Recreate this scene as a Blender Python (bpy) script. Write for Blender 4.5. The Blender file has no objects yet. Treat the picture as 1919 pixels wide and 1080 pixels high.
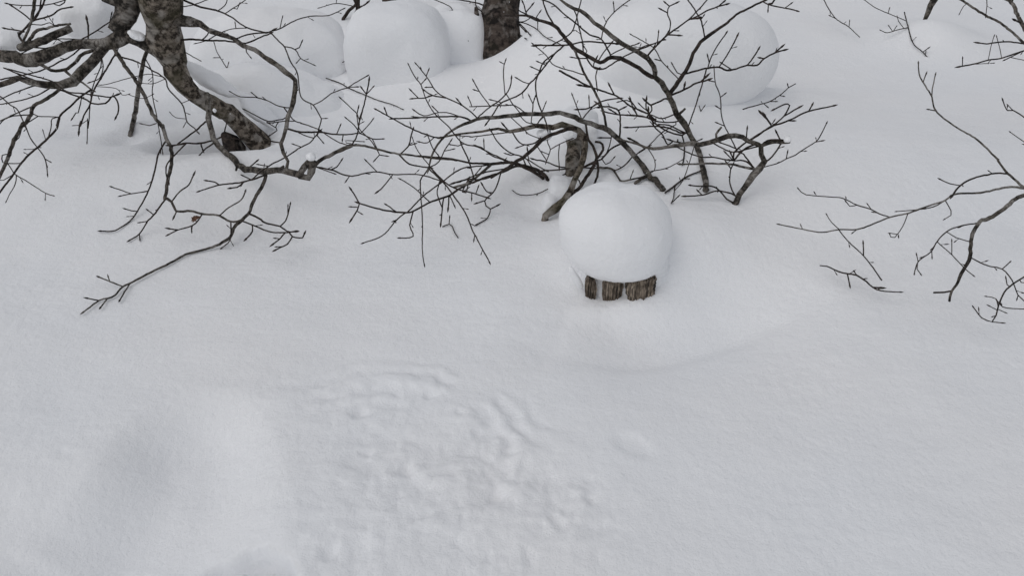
import bpy, bmesh, math, random
import numpy as np
from mathutils import Vector, noise as mnoise

# ------------------------------------------------------------------ camera, sky, sun, exposure
scene = bpy.context.scene
C = scene.collection
R = math.radians
FPX = 1422.0                      # focal length in photograph pixels (1919 wide)
CAMH, PITCH = 1.6, R(35)
cam_d = bpy.data.cameras.new('camera')
cam_d.sensor_width = 36.0
cam_d.lens = 36.0 * FPX / 1919.0
cam_d.clip_start, cam_d.clip_end = 0.05, 500.0
cam = bpy.data.objects.new('camera', cam_d)
C.objects.link(cam)
cam.location = (0, 0, CAMH)
cam.rotation_euler = (R(90) - PITCH, 0, 0)
scene.camera = cam
scene.render.resolution_x, scene.render.resolution_y = 1024, 577

SUN_EL, SUN_AZ = R(60), R(-125)     # azimuth measured from +Y, negative = left of the view
world = bpy.data.worlds.new('World')
scene.world = world
world.use_nodes = True
wn, wl = world.node_tree.nodes, world.node_tree.links
bg = wn['Background']
sky = wn.new('ShaderNodeTexSky')
sky.sky_type = 'NISHITA'
sky.sun_disc = False
sky.sun_elevation = SUN_EL
sky.sun_rotation = SUN_AZ
sky.air_density, sky.dust_density, sky.ozone_density = 1.0, 2.0, 1.0
hs = wn.new('ShaderNodeHueSaturation')
hs.inputs['Saturation'].default_value = 0.26     # cloud cover: the blue is mostly gone
wl.new(sky.outputs[0], hs.inputs['Color'])
wl.new(hs.outputs[0], bg.inputs['Color'])
bg.inputs['Strength'].default_value = 0.15

sun_d = bpy.data.lights.new('sun', 'SUN')
sun_d.energy = 0.5
sun_d.angle = R(140)
sun_d.color = (1.0, 0.97, 0.93)
sun = bpy.data.objects.new('sun', sun_d)
C.objects.link(sun)
sdir = Vector((math.sin(SUN_AZ) * math.cos(SUN_EL), math.cos(SUN_AZ) * math.cos(SUN_EL), math.sin(SUN_EL)))
sun.rotation_euler = sdir.to_track_quat('Z', 'Y').to_euler()
sun.location = sdir * 30

vs = scene.view_settings
vs.view_transform = 'Standard'
vs.look = 'None'
vs.gamma = 1.0
vs.use_curve_mapping = False
vs.exposure = -0.52
scene.render.engine = 'CYCLES'
scene.cycles.diffuse_bounces = 10
scene.cycles.max_bounces = 12

rng = random.Random(7)
CP, SP = math.cos(PITCH), math.sin(PITCH)


def ray(px, py):
    u, v = (px - 959.5) / FPX, (py - 540.0) / FPX
    return np.array((u, CP - v * SP, -SP - v * CP))    # per unit of axial depth


def P(px, py, d):
    r = ray(px, py)
    return Vector((r[0] * d, r[1] * d, CAMH + r[2] * d))


# ------------------------------------------------------------------ noise (numpy gradient noise)
_pr = np.random.RandomState(3)
_perm = _pr.permutation(512)
_perm = np.concatenate([_perm, _perm])
_ang = _pr.rand(512) * 2 * np.pi
_gx, _gy = np.cos(_ang), np.sin(_ang)


def pn(x, y):
    xi, yi = np.floor(x).astype(int), np.floor(y).astype(int)
    xf, yf = x - xi, y - yi
    u, v = xf * xf * xf * (xf * (xf * 6 - 15) + 10), yf * yf * yf * (yf * (yf * 6 - 15) + 10)

    def g(ix, iy, dx, dy):
        h = _perm[_perm[ix & 511] + (iy & 511)]
        return _gx[h] * dx + _gy[h] * dy
    a = g(xi, yi, xf, yf)
    b = g(xi + 1, yi, xf - 1, yf)
    c = g(xi, yi + 1, xf, yf - 1)
    d = g(xi + 1, yi + 1, xf - 1, yf - 1)
    return (a + (b - a) * u + ((c + (d - c) * u) - (a + (b - a) * u)) * v) * 1.4


def fbm(x, y, o=4, g=0.5):
    s, a, t = 0, 1.0, 0
    for i in range(o):
        s = s + a * pn(x * 2 ** i + 17.3 * i, y * 2 ** i - 9.1 * i)
        a *= g
    return s


def sst(a, b, x):
    t = np.clip((x - a) / (b - a), 0, 1)
    return t * t * (3 - 2 * t)


# ------------------------------------------------------------------ terrain
def h0(x, y):
    yy = np.clip(y, -3, 12)
    return 0.05 * np.where(yy > 2.2, yy - 2.2, (yy - 2.2) * 0.3) + 0.012 * x


def march(px, py, hf, far=14.0):
    r = ray(px, py)
    d = np.linspace(0.8, far, 300)
    z = CAMH + r[2] * d - hf(r[0] * d, r[1] * d)
    i = int(np.argmax(z < 0)) if (z < 0).any() else 0
    if i == 0:
        return far
    t = z[i - 1] / (z[i - 1] - z[i])
    return d[i - 1] + t * (d[i] - d[i - 1])


def gp(px, py):
    d = march(px, py, h0)
    r = ray(px, py)
    return np.array((r[0] * d, r[1] * d))


def gauss(x, y, c, sx, sy=None, rot=0.0, p=2.0):
    sy = sy or sx
    dx, dy = x - c[0], y - c[1]
    cr, sr = math.cos(rot), math.sin(rot)
    a, b = (dx * cr + dy * sr) / sx, (-dx * sr + dy * cr) / sy
    return np.exp(-0.5 * (a * a + b * b) ** (p / 2))


def seg_dist(x, y, pts):
    """distance to a polyline and signed side of the nearest segment"""
    best = np.full(np.shape(x), 1e9)
    side = np.zeros(np.shape(x))
    par = np.zeros(np.shape(x))
    n = len(pts) - 1
    for i in range(n):
        ax, ay = pts[i]
        bx, by = pts[i + 1]
        dx, dy = bx - ax, by - ay
        L2 = dx * dx + dy * dy
        t = np.clip(((x - ax) * dx + (y - ay) * dy) / L2, 0, 1)
        ex, ey = x - ax - t * dx, y - ay - t * dy
        dd = np.sqrt(ex * ex + ey * ey)
        m = dd < best
        best = np.where(m, dd, best)
        side = np.where(m, np.sign(dx * (y - ay) - dy * (x - ax)), side)
        par = np.where(m, (i + t) / n, par)
    return best, side, par


def smooth_poly(pts, n=6):
    pts = [np.array(p, float) for p in pts]
    out = []
    for i in range(len(pts) - 1):
        p0, p1, p2, p3 = pts[max(i - 1, 0)], pts[i], pts[i + 1], pts[min(i + 2, len(pts) - 1)]
        for k in range(n):
            t = k / n
            out.append(0.5 * ((2 * p1) + (p2 - p0) * t + (2 * p0 - 5 * p1 + 4 * p2 - p3) * t * t + (3 * p1 - p0 - 3 * p2 + p3) * t ** 3))
    out.append(pts[-1])
    return out


STUMP = gp(1160, 552)
LIP = smooth_poly([gp(*q) for q in ((900, 640), (990, 672), (1080, 690), (1180, 691), (1290, 670), (1400, 640), (1500, 608), (1600, 570))])
TRACK = smooth_poly([gp(*q) for q in ((350, 850), (335, 910), (300, 990), (240, 1090), (120, 1200))])
WELL = gp(408, 276)
STEMS_AT = [gp(1258, 377), gp(1325, 374), gp(1365, 400), gp(1030, 400), gp(240, 272), gp(150, 248)]


def h_base(x, y):
    h = h0(x, y)
    # wind-scooped bowl in front of the stump and its lip
    d, s, t = seg_dist(x, y, LIP)
    ends = (0.35 * sst(0.0, 0.2, t) + 0.65 * sst(0.2, 0.55, t)) * (1 - sst(0.70, 1.0, t))
    up = s > 0
    h = h + ends * np.where(up, -0.052 - 0.044 * sst(-0.01, 0.09, d) + 0.096 * sst(0.08, 0.66, d), -0.052 * np.exp(-d / 0.16))
    # hollow round the stump
    h = h - 0.05 * gauss(x, y, STUMP + np.array((-0.13, 0.03)), 0.13, 0.13)
    h = h + 0.11 * gauss(x, y, STUMP + np.array((0.25, 0.24)), 0.19, 0.18)
    h = h + 0.034 * gauss(x, y, STUMP + np.array((0.02, -0.045)), 0.15, 0.045)
    # tree well and the humps behind
    h = h - 0.45 * gauss(x, y, WELL, 0.17, 0.12, 0.2, 3.0)
    h = h + 0.05 * gauss(x, y, gp(420, 340), 0.35, 0.13, 0.1)
    h = h + 0.43 * gauss(x, y, gp(1118, 162), 0.36, 0.40, 0.0, 2.6) + 0.10 * gauss(x, y, gp(1260, 230), 0.4, 0.2)
    h = h + 0.10 * gauss(x, y, gp(1250, 330), 0.6, 0.3)
    h = h + 0.09 * gauss(x, y, gp(880, 190), 0.35, 0.25)
    h = h - 0.07 * gauss(x, y, gp(1020, 392), 0.10, 0.09)
    h = h + 0.06 * gauss(x, y, gp(180, 330), 0.5, 0.3)
    h = h - 0.05 * gauss(x, y, gp(560, 430), 0.4, 0.22)
    h = h + 0.20 * gauss(x, y, gp(1742, 80), 0.19, 0.16, 0.0, 2.0) * 0.62
    h = h + 0.12 * gauss(x, y, gp(1750, 330), 0.9, 0.5)
    h = h + 0.045 * gauss(x, y, gp(515, 326), 0.24, 0.07, 0.12)
    h = h + 0.07 * gauss(x, y, gp(735, 158), 0.34, 0.14) + 0.05 * gauss(x, y, gp(610, 275), 0.25, 0.10) + 0.05 * gauss(x, y, gp(1400, 205), 0.30, 0.12)
    for c in STEMS_AT[:3]:
        h = h - 0.012 * gauss(x, y, c, 0.05)
    h = h - 0.05 * gauss(x, y, STEMS_AT[4], 0.06) - 0.04 * gauss(x, y, STEMS_AT[5], 0.08)
    # wading track, lower left
    d, s, t = seg_dist(x, y, TRACK)
    h = h - 0.095 * (1 - sst(0.12, 1.0, d / (0.27 + 0.20 * t)))
    h = h - 0.06 * gauss(x, y, gp(40, 1040), 0.28, 0.15, 0.0, 2.2)
    return h


def h_full(x, y):
    h = h_base(x, y)
    near = np.exp(-np.maximum(0, np.hypot(x, y - 3) - 4) / 4)
    h = h + 0.016 * fbm(x * 0.9 + 4, y * 1.1, 3)
    h = h + near * (0.0024 * fbm(x * 6, y * 11, 3) + (0.0004 + 0.0014 * sst(-0.4, 0.5, fbm(x * 1.3 + 7, y * 1.7, 2))) * fbm(x * 34, y * 50, 3))
    # churned snow right of the track
    wob = 0.10 * fbm(x * 3, y * 3 + 8, 2)
    dT, sT, tT = seg_dist(x, y, TRACK)
    c1 = gp(650, 870)
    q = np.sqrt(((x - c1[0] - 0.0) / 0.60) ** 2 + ((y - c1[1]) / 0.40) ** 2) + wob
    c2 = gp(900, 985)
    q2 = np.sqrt(((x - c2[0]) / 0.46) ** 2 + ((y - c2[1]) / 0.30) ** 2) + wob
    c3 = gp(60, 880)
    q3 = np.sqrt(((x - c3[0]) / 0.42) ** 2 + ((y - c3[1]) / 0.20) ** 2) + wob
    m = np.maximum(np.maximum(1 - sst(0.72, 1.05, q), 1 - sst(0.6, 1.05, q2)), 0.55 * (1 - sst(0.5, 1.05, q3)))
    m = m * sst(0.16, 0.62, dT + 0.18 * fbm(x * 4.3, y * 4.3 + 2, 2))
    lump = fbm(x * 6.5, y * 7.5, 4, 0.55)
    clod = np.clip(pn(x * 30 + 5, y * 33) - 0.12, 0, 1) + 0.7 * np.clip(pn(x * 58 + 1, y * 60 + 7) - 0.1, 0, 1)
    dents = np.clip(pn(x * 12 + 3, y * 13) - 0.46, 0, 1)
    pm = sst(-0.35, 0.45, fbm(x * 2.6 + 2, y * 2.6, 2))
    h = h + m * ((0.006 + 0.008 * pm) * lump + 0.006 * pm * clod - 0.050 * dents + 0.0016 * fbm(x * 60, y * 60, 2))
    # little slumped steps along the upper rim
    terr = np.sin((q * 5.2 + 0.55 * fbm(x * 7, y * 7, 3)) * 2 * math.pi) * sst(-0.5, 0.4, fbm(x * 4, y * 4 + 3, 2))
    rim = np.exp(-((q - 0.82) / 0.22) ** 2) * (y > c1[1] - 0.1) * sst(-0.15, 0.05, y - c1[1]) * sst(0.18, 0.4, dT)
    h = h + rim * 0.0060 * np.tanh(terr * 2)
    # deep boot hole at the lower edge with a broken clod in it
    b = gp(440, 1078)
    qb = np.sqrt(((x - b[0]) / 0.165) ** 2 + ((y - b[1]) / 0.10) ** 2) + 0.12 * fbm(x * 9, y * 9, 3)
    h = h - 0.10 * (1 - sst(0.80, 1.03, qb)) + 0.085 * (1 - sst(0.40, 0.86, qb + 0.1 * fbm(x * 16, y * 16, 2))) + (1 - sst(0.5, 0.9, qb)) * 0.012 * fbm(x * 22, y * 22, 3)
    # shallow crescent and small dent
    b = gp(185, 1075)
    qb = np.sqrt(((x - b[0]) / 0.13) ** 2 + ((y - b[1]) / 0.09) ** 2) + 0.1 * fbm(x * 7, y * 7, 2)
    h = h - 0.02 * (1 - sst(0.85, 1.0, qb))
    b = gp(1186, 836)
    dx, dy = x - b[0], y - b[1]
    a, c = dx * 0.80 - dy * 0.6, dx * 0.6 + dy * 0.80
    qb = np.sqrt((a / 0.072) ** 2 + (c / 0.042) ** 2) + 0.06 * fbm(x * 12, y * 12, 2)
    h = h - 0.0075 * (1 - sst(0.45, 1.1, qb))
    return h


# ------------------------------------------------------------------ materials
def new_mat(name):
    m = bpy.data.materials.new(name)
    m.use_nodes = True
    nt = m.node_tree
    return m, nt.nodes, nt.links, nt.nodes['Principled BSDF']


def snow_mat():
    m, n, l, b = new_mat('snow')
    geo = n.new('ShaderNodeNewGeometry')
    b.inputs['Roughness'].default_value = 0.75
    b.inputs['Specular IOR Level'].default_value = 0.15
    n1 = n.new('ShaderNodeTexNoise')
    n1.inputs['Scale'].default_value = 190
    n1.inputs['Detail'].default_value = 5
    n1.inputs['Roughness'].default_value = 0.65
    n2 = n.new('ShaderNodeTexNoise')
    n2.inputs['Scale'].default_value = 55
    n2.inputs['Detail'].default_value = 4
    for q in (n1, n2):
        l.new(geo.outputs['Position'], q.inputs['Vector'])
    b1 = n.new('ShaderNodeBump')
    b1.inputs['Strength'].default_value = 0.8
    b1.inputs['Distance'].default_value = 0.003
    b2 = n.new('ShaderNodeBump')
    b2.inputs['Strength'].default_value = 0.5
    b2.inputs['Distance'].default_value = 0.008
    l.new(n1.outputs['Fac'], b1.inputs['Height'])
    l.new(n2.outputs['Fac'], b2.inputs['Height'])
    l.new(b2.outputs['Normal'], b1.inputs['Normal'])
    l.new(b1.outputs['Normal'], b.inputs['Normal'])
    n3 = n.new('ShaderNodeTexNoise')
    n3.inputs['Scale'].default_value = 1.3
    l.new(geo.outputs['Position'], n3.inputs['Vector'])
    cr = n.new('ShaderNodeValToRGB')
    cr.color_ramp.elements[0].position, cr.color_ramp.elements[1].position = 0.35, 0.65
    cr.color_ramp.elements[0].color = (0.915, 0.926, 0.942, 1)
    cr.color_ramp.elements[1].color = (0.930, 0.930, 0.935, 1)
    l.new(n3.outputs['Fac'], cr.inputs['Fac'])
    l.new(cr.outputs['Color'], b.inputs['Base Color'])
    return m


def bark_mat(name, dark, mid, pale, pale_amt, bump=0.5, moss=0.0, band=1.0, ring=0.8, grain=38):
    m, n, l, b = new_mat(name)
    uv = n.new('ShaderNodeUVMap')
    geo = n.new('ShaderNodeNewGeometry')
    b.inputs['Roughness'].default_value = 0.85
    b.inputs['Specular IOR Level'].default_value = 0.25
    mp = n.new('ShaderNodeMapping')
    mp.inputs['Scale'].default_value = (9.0, 95.0 * band, 1.0)
    l.new(uv.outputs['UV'], mp.inputs['Vector'])
    nb = n.new('ShaderNodeTexNoise')           # rings of lenticels round the stem
    nb.inputs['Scale'].default_value = 1.0
    nb.inputs['Detail'].default_value = 4
    l.new(mp.outputs[0], nb.inputs['Vector'])
    n1 = n.new('ShaderNodeTexNoise')
    n1.inputs['Scale'].default_value = grain
    n1.inputs['Detail'].default_value = 7
    n1.inputs['Roughness'].default_value = 0.7
    l.new(geo.outputs['Position'], n1.inputs['Vector'])
    n2 = n.new('ShaderNodeTexNoise')
    n2.inputs['Scale'].default_value = 15
    n2.inputs['Detail'].default_value = 5
    l.new(geo.outputs['Position'], n2.inputs['Vector'])
    r1 = n.new('ShaderNodeValToRGB')
    r1.color_ramp.elements[0].position, r1.color_ramp.elements[1].position = 0.43, 0.57
    r1.color_ramp.elements[0].color = (*dark, 1)
    r1.color_ramp.elements[1].color = (*mid, 1)
    l.new(n1.outputs['Fac'], r1.inputs['Fac'])
    rm = n.new('ShaderNodeValToRGB')            # patches of pale crust
    rm.color_ramp.elements[0].position, rm.color_ramp.elements[1].position = 0.62 - 0.2 * pale_amt, 0.72 - 0.2 * pale_amt
    l.new(n2.outputs['Fac'], rm.inputs['Fac'])
    mx = n.new('ShaderNodeMixRGB')
    mx.inputs['Color2'].default_value = (*pale, 1)
    mul = n.new('ShaderNodeMath')
    mul.operation = 'MULTIPLY'
    mul.inputs[1].default_value = 0.75
    l.new(rm.outputs['Color'], mul.inputs[0])
    l.new(mul.outputs[0], mx.inputs['Fac'])
    l.new(r1.outputs['Color'], mx.inputs['Color1'])
    rb = n.new('ShaderNodeValToRGB')
    rb.color_ramp.elements[0].position, rb.color_ramp.elements[1].position = 0.40, 0.56
    rb.color_ramp.elements[0].color = (0.35, 0.33, 0.31, 1)
    rb.color_ramp.elements[1].color = (1, 1, 1, 1)
    l.new(nb.outputs['Fac'], rb.inputs['Fac'])
    mb = n.new('ShaderNodeMixRGB')
    mb.blend_type = 'MULTIPLY'
    mb.inputs['Fac'].default_value = ring
    l.new(mx.outputs[0], mb.inputs['Color1'])
    l.new(rb.outputs['Color'], mb.inputs['Color2'])
    out = mb
    if moss:
        n4 = n.new('ShaderNodeTexNoise')
        n4.inputs['Scale'].default_value = 9
        n4.inputs['Detail'].default_value = 4
        l.new(geo.outputs['Position'], n4.inputs['Vector'])
        r4 = n.new('ShaderNodeValToRGB')
        r4.color_ramp.elements[0].position, r4.color_ramp.elements[1].position = 0.50, 0.66
        l.new(n4.outputs['Fac'], r4.inputs['Fac'])
        m4 = n.new('ShaderNodeMath')
        m4.operation = 'MULTIPLY'
        m4.inputs[1].default_value = moss
        l.new(r4.outputs['Color'], m4.inputs[0])
        mo = n.new('ShaderNodeMixRGB')
        mo.inputs['Color2'].default_value = (0.050, 0.046, 0.024, 1)
        l.new(m4.outputs[0], mo.inputs['Fac'])
        l.new(mb.outputs[0], mo.inputs['Color1'])
        out = mo
    l.new(out.outputs[0], b.inputs['Base Color'])
    bp = n.new('ShaderNodeBump')
    bp.inputs['Strength'].default_value = bump
    bp.inputs['Distance'].default_value = 0.009
    ad = n.new('ShaderNodeMath')
    ad.operation = 'ADD'
    l.new(n1.outputs['Fac'], ad.inputs[0])
    l.new(nb.outputs['Fac'], ad.inputs[1])
    l.new(ad.outputs[0], bp.inputs['Height'])
    l.new(bp.outputs['Normal'], b.inputs['Normal'])
    return m


def wood_mat():
    m, n, l, b = new_mat('weathered_wood')
    geo = n.new('ShaderNodeNewGeometry')
    mp = n.new('ShaderNodeMapping')
    mp.inputs['Scale'].default_value = (150, 150, 7)
    l.new(geo.outputs['Position'], mp.inputs['Vector'])
    n1 = n.new('ShaderNodeTexNoise')
    n1.inputs['Scale'].default_value = 1
    n1.inputs['Detail'].default_value = 5
    n1.inputs['Distortion'].default_value = 0.6
    l.new(mp.outputs[0], n1.inputs['Vector'])
    r = n.new('ShaderNodeValToRGB')
    e = r.color_ramp.elements
    e[0].position, e[1].position = 0.36, 0.70
    e[0].color, e[1].color = (0.014, 0.011, 0.009, 1), (0.50, 0.42, 0.33, 1)
    k = e.new(0.52)
    k.color = (0.25, 0.20, 0.155, 1)
    l.new(n1.outputs['Fac'], r.inputs['Fac'])
    n2 = n.new('ShaderNodeTexNoise')
    n2.inputs['Scale'].default_value = 34
    n2.inputs['Detail'].default_value = 4
    l.new(geo.outputs['Position'], n2.inputs['Vector'])
    r2 = n.new('ShaderNodeValToRGB')
    r2.color_ramp.elements[0].position, r2.color_ramp.elements[1].position = 0.40, 0.60
    r2.color_ramp.elements[0].color, r2.color_ramp.elements[1].color = (0.42, 0.40, 0.38, 1), (1, 1, 1, 1)
    l.new(n2.outputs['Fac'], r2.inputs['Fac'])
    mw = n.new('ShaderNodeMixRGB')
    mw.blend_type = 'MULTIPLY'
    mw.inputs['Fac'].default_value = 1.0
    l.new(r.outputs['Color'], mw.inputs['Color1'])
    l.new(r2.outputs['Color'], mw.inputs['Color2'])
    l.new(mw.outputs[0], b.inputs['Base Color'])
    b.inputs['Roughness'].default_value = 0.9
    bp = n.new('ShaderNodeBump')
    bp.inputs['Strength'].default_value = 0.9
    bp.inputs['Distance'].default_value = 0.006
    l.new(n1.outputs['Fac'], bp.inputs['Height'])
    l.new(bp.outputs['Normal'], b.inputs['Normal'])
    return m


def leaf_mat():
    m, n, l, b = new_mat('dry_leaf')
    geo = n.new('ShaderNodeNewGeometry')
    n1 = n.new('ShaderNodeTexNoise')
    n1.inputs['Scale'].default_value = 120
    l.new(geo.outputs['Position'], n1.inputs['Vector'])
    r = n.new('ShaderNodeValToRGB')
    r.color_ramp.elements[0].color = (0.05, 0.022, 0.012, 1)
    r.color_ramp.elements[1].color = (0.17, 0.085, 0.05, 1)
    l.new(n1.outputs['Fac'], r.inputs['Fac'])
    l.new(r.outputs['Color'], b.inputs['Base Color'])
    b.inputs['Roughness'].default_value = 0.8
    return m


SNOW = snow_mat()
BARK_TRUNK = bark_mat('bark_trunk', (0.028, 0.021, 0.015), (0.26, 0.22, 0.178), (0.36, 0.335, 0.305), 0.5, 1.0, 0.55, 0.6, 0.5, 30)
BARK_LIMB = bark_mat('bark_limb', (0.022, 0.019, 0.016), (0.150, 0.132, 0.114), (0.33, 0.31, 0.285), 0.5, 0.6, 0.2)
BARK_TWIG = bark_mat('bark_twig', (0.017, 0.013, 0.011), (0.066, 0.050, 0.042), (0.10, 0.095, 0.09), 0.0, 0.3, 0.0)
BARK_FAR = bark_mat('bark_far', (0.012, 0.009, 0.008), (0.095, 0.074, 0.062), (0.26, 0.235, 0.215), 0.4, 1.0, 0.2, 0.5, 0.45, 22)
WOOD = wood_mat()
LEAF = leaf_mat()


# ------------------------------------------------------------------ object helpers
def tag(o, label=None, cat=None, group=None, kind=None):
    if label: o['label'] = label
    if cat: o['category'] = cat
    if group: o['group'] = group
    if kind: o['kind'] = kind
    return o


def link(name, me, mat, parent=None, smooth=True):
    if smooth:
        me.polygons.foreach_set('use_smooth', [True] * len(me.polygons))
    if mat: me.materials.append(mat)
    o = bpy.data.objects.new(name, me)
    C.objects.link(o)
    if parent:
        o.parent = parent
        o.matrix_parent_inverse = parent.matrix_basis.inverted()
    return o


def empty(name, loc):
    o = bpy.data.objects.new(name, None)
    C.objects.link(o)
    o.location = loc
    o.empty_display_size = 0.05
    return o


# ------------------------------------------------------------------ ground sheet
def axis(dense, lo, hi, g=1.22):
    v = list(dense)
    s = dense[-1] - dense[-2]
    while v[-1] < hi:
        s *= g
        v.append(v[-1] + s)
    s = dense[1] - dense[0]
    while v[0] > lo:
        s *= g
        v.insert(0, v[0] - s)
    return np.array(v)


def build_ground():
    xs = axis(np.concatenate([np.arange(-4.6, -2.1, 0.02), np.arange(-2.1, 2.1, 0.0085), np.arange(2.1, 4.6, 0.02)]), -160, 160)
    ys = axis(np.concatenate([np.arange(0.9, 3.3, 0.0085), np.arange(3.3, 7.5, 0.018)]), -120, 190)
    X, Y = np.meshgrid(xs, ys)
    Z = h_full(X, Y)
    nx, ny = len(xs), len(ys)
    v = np.stack([X, Y, Z], -1).reshape(-1, 3)
    i = np.arange(nx * ny).reshape(ny, nx)
    q = np.stack([i[:-1, :-1], i[:-1, 1:], i[1:, 1:], i[1:, :-1]], -1).reshape(-1, 4)
    me = bpy.data.meshes.new('snow_ground')
    me.vertices.add(len(v))
    me.vertices.foreach_set('co', v.ravel())
    me.loops.add(q.size)
    me.loops.foreach_set('vertex_index', q.ravel())
    me.polygons.add(len(q))
    me.polygons.foreach_set('loop_start', np.arange(0, q.size, 4))
    me.polygons.foreach_set('loop_total', np.full(len(q), 4))
    me.update(calc_edges=True)
    o = link('snow_ground', me, SNOW)
    tag(o, 'deep wind-smoothed snow with a churned track in the foreground', 'snow', kind='structure')


build_ground()

# ------------------------------------------------------------------ snow pillows
ELLS = []          # (centre, semi axes, yaw) used so that branches stay in front of them


def blob(name, px, py, d, rx, ry, rd, label=None, cat='snow mound', group=None, parent=None, yaw=0.0, tilt=0.0,
         rough=0.10, freq=2.0, seed=0, flat=None, power=2.0, sub=5, solid=True):
    """a rounded body of snow: half width rx and half height ry in photograph pixels at depth d, rd metres deep"""
    c = P(px, py, d)
    s = d / FPX
    ax = (rx * s, rd, ry * s)
    bm = bmesh.new()
    bmesh.ops.create_icosphere(bm, subdivisions=sub, radius=1.0)
    off = Vector((seed * 3.7, seed * 1.3, -seed * 2.1))
    cy, sy = math.cos(yaw), math.sin(yaw)
    ct, st = math.cos(tilt), math.sin(tilt)
    big = max(ax)
    for v in bm.verts:
        n = v.co.normalized()
        k = (abs(n.x) ** power + abs(n.y) ** power + abs(n.z) ** power) ** (-1.0 / power)
        p = n * k
        w = Vector((p.x * ax[0], p.y * ax[1], p.z * ax[2]))
        w *= 1 + rough * mnoise.noise(w / big * freq * 0.7 + off) + rough * 0.35 * mnoise.noise(w / big * freq * 2.2 + off)
        if flat is not None and w.z < flat * ax[2]:
            w.z = flat * ax[2] + (w.z - flat * ax[2]) * 0.15
        w = Vector((w.x * ct - w.z * st, w.y, w.x * st + w.z * ct))
        w = Vector((w.x * cy - w.y * sy, w.x * sy + w.y * cy, w.z))
        v.co = w
    me = bpy.data.meshes.new(name)
    bm.to_mesh(me)
    bm.free()
    o = link(name, me, SNOW, parent)
    o.location = c
    if not parent:
        tag(o, label, cat, group)
    if solid:
        ELLS.append((np.array(c), np.array(ax), yaw, tilt))
    return o


GM = 'rounded snow mounds along the back'
def gd0(px, py): return march(px, py, h_base)


def mound(xl, xr, yt, yb, rd, label, back=0.0, sink=50, d=None, **kw):
    """stand a mound on the snow so that it covers the given extent seen from the path"""
    xc = (xl + xr) / 2
    d = d or gd0(xc, yb) + rd * 0.55 + back
    yb += sink
    yc = (yt + yb) / 2
    th = PITCH + math.atan((yc - 540) / FPX)
    vis = (yb - yt) / 2 * d / FPX
    h = math.sqrt(max(vis * vis - (rd * math.sin(th)) ** 2, (0.45 * vis) ** 2)) / math.cos(th)
    blob('snow_mound', xc, yc, d, (xr - xl) / 2, h * FPX / d, rd, label, group=GM, **kw)


mound(375, 663, 22, 165, 0.30, 'large smooth snow mound behind the long arching branch, upper left', seed=1, rough=0.13, power=2.3)
mound(652, 842, 12, 145, 0.27, 'squarish snow mound between the large left mound and the dark trunk', seed=2, rough=0.06, power=3.3)
mound(795, 925, 16, 150, 0.20, 'shaded snow bank filling the gap left of the dark trunk', back=0.42, seed=3, rough=0.08, power=3.2)
mound(1105, 1456, -6, 206, 0.34, 'big overhanging snow dome behind the forked stem', seed=4, rough=0.07, power=2.08, sink=6)
mound(372, 646, 126, 270, 0.17, 'snow pillow lying along the leaning trunk', seed=5, rough=0.16, tilt=-0.08, power=2.7, d=4.12)
mound(655, 725, 14, 70, 0.14, 'small snow cushion at the foot of the far twiggy stems', seed=8, rough=0.08, sink=20)


def gdepth(px, py):
    d = march(px, py, h_base)
    r = ray(px, py)
    o = np.array((0, 0, CAMH))
    for c, ax, yaw, tilt in ELLS:
        def loc(v):
            cy, sy = math.cos(-yaw), math.sin(-yaw)
            a = np.array((v[0] * cy - v[1] * sy, v[0] * sy + v[1] * cy, v[2]))
            ct, st = math.cos(-tilt), math.sin(-tilt)
            return np.array((a[0] * ct - a[2] * st, a[1], a[0] * st + a[2] * ct))
        a, b = loc(r) / ax / 1.03, loc(o - c) / ax / 1.03
        A, B, D = a @ a, 2 * a @ b, b @ b - 1
        disc = B * B - 4 * A * D
        if disc > 0:
            t = (-B - math.sqrt(disc)) / (2 * A)
            if t > 0.5:
                d = min(d, t)
    return d


# ------------------------------------------------------------------ branch tracing
TILE = {'A': (0, 0, 4.5), 'B': (0, 200, 4.5), 'C': (300, 0, 4.5), 'D': (300, 200, 4.5), 'E': (140, 380, 3.838),
        'F': (600, 0, 4.5), 'G': (600, 200, 3.6), 'H': (880, 0, 4.5), 'I': (880, 180, 4.5), 'J': (1180, 0, 4.5),
        'K': (1180, 180, 4.5), 'L': (1460, 0, 3.6), 'M': (1440, 300, 3.376), 'N': (960, 330, 3.8575), 'X': (0, 0, 1.0)}


def catmull(pts, vals, step):
    out, ov = [], []
    n = len(pts)
    for i in range(n - 1):
        p0, p1, p2, p3 = pts[max(i - 1, 0)], pts[i], pts[i + 1], pts[min(i + 2, n - 1)]
        L = (p2 - p1).length
        k = max(1, min(24, int(L / step)))
        for j in range(k):
            t = j / k
            out.append(0.5 * ((2 * p1) + (p2 - p0) * t + (2 * p0 - 5 * p1 + 4 * p2 - p3) * t * t + (3 * p1 - p0 - 3 * p2 + p3) * t ** 3))
            ov.append(vals[i] + (vals[i + 1] - vals[i]) * t)
    out.append(pts[-1])
    ov.append(vals[-1])
    return out, ov


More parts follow.
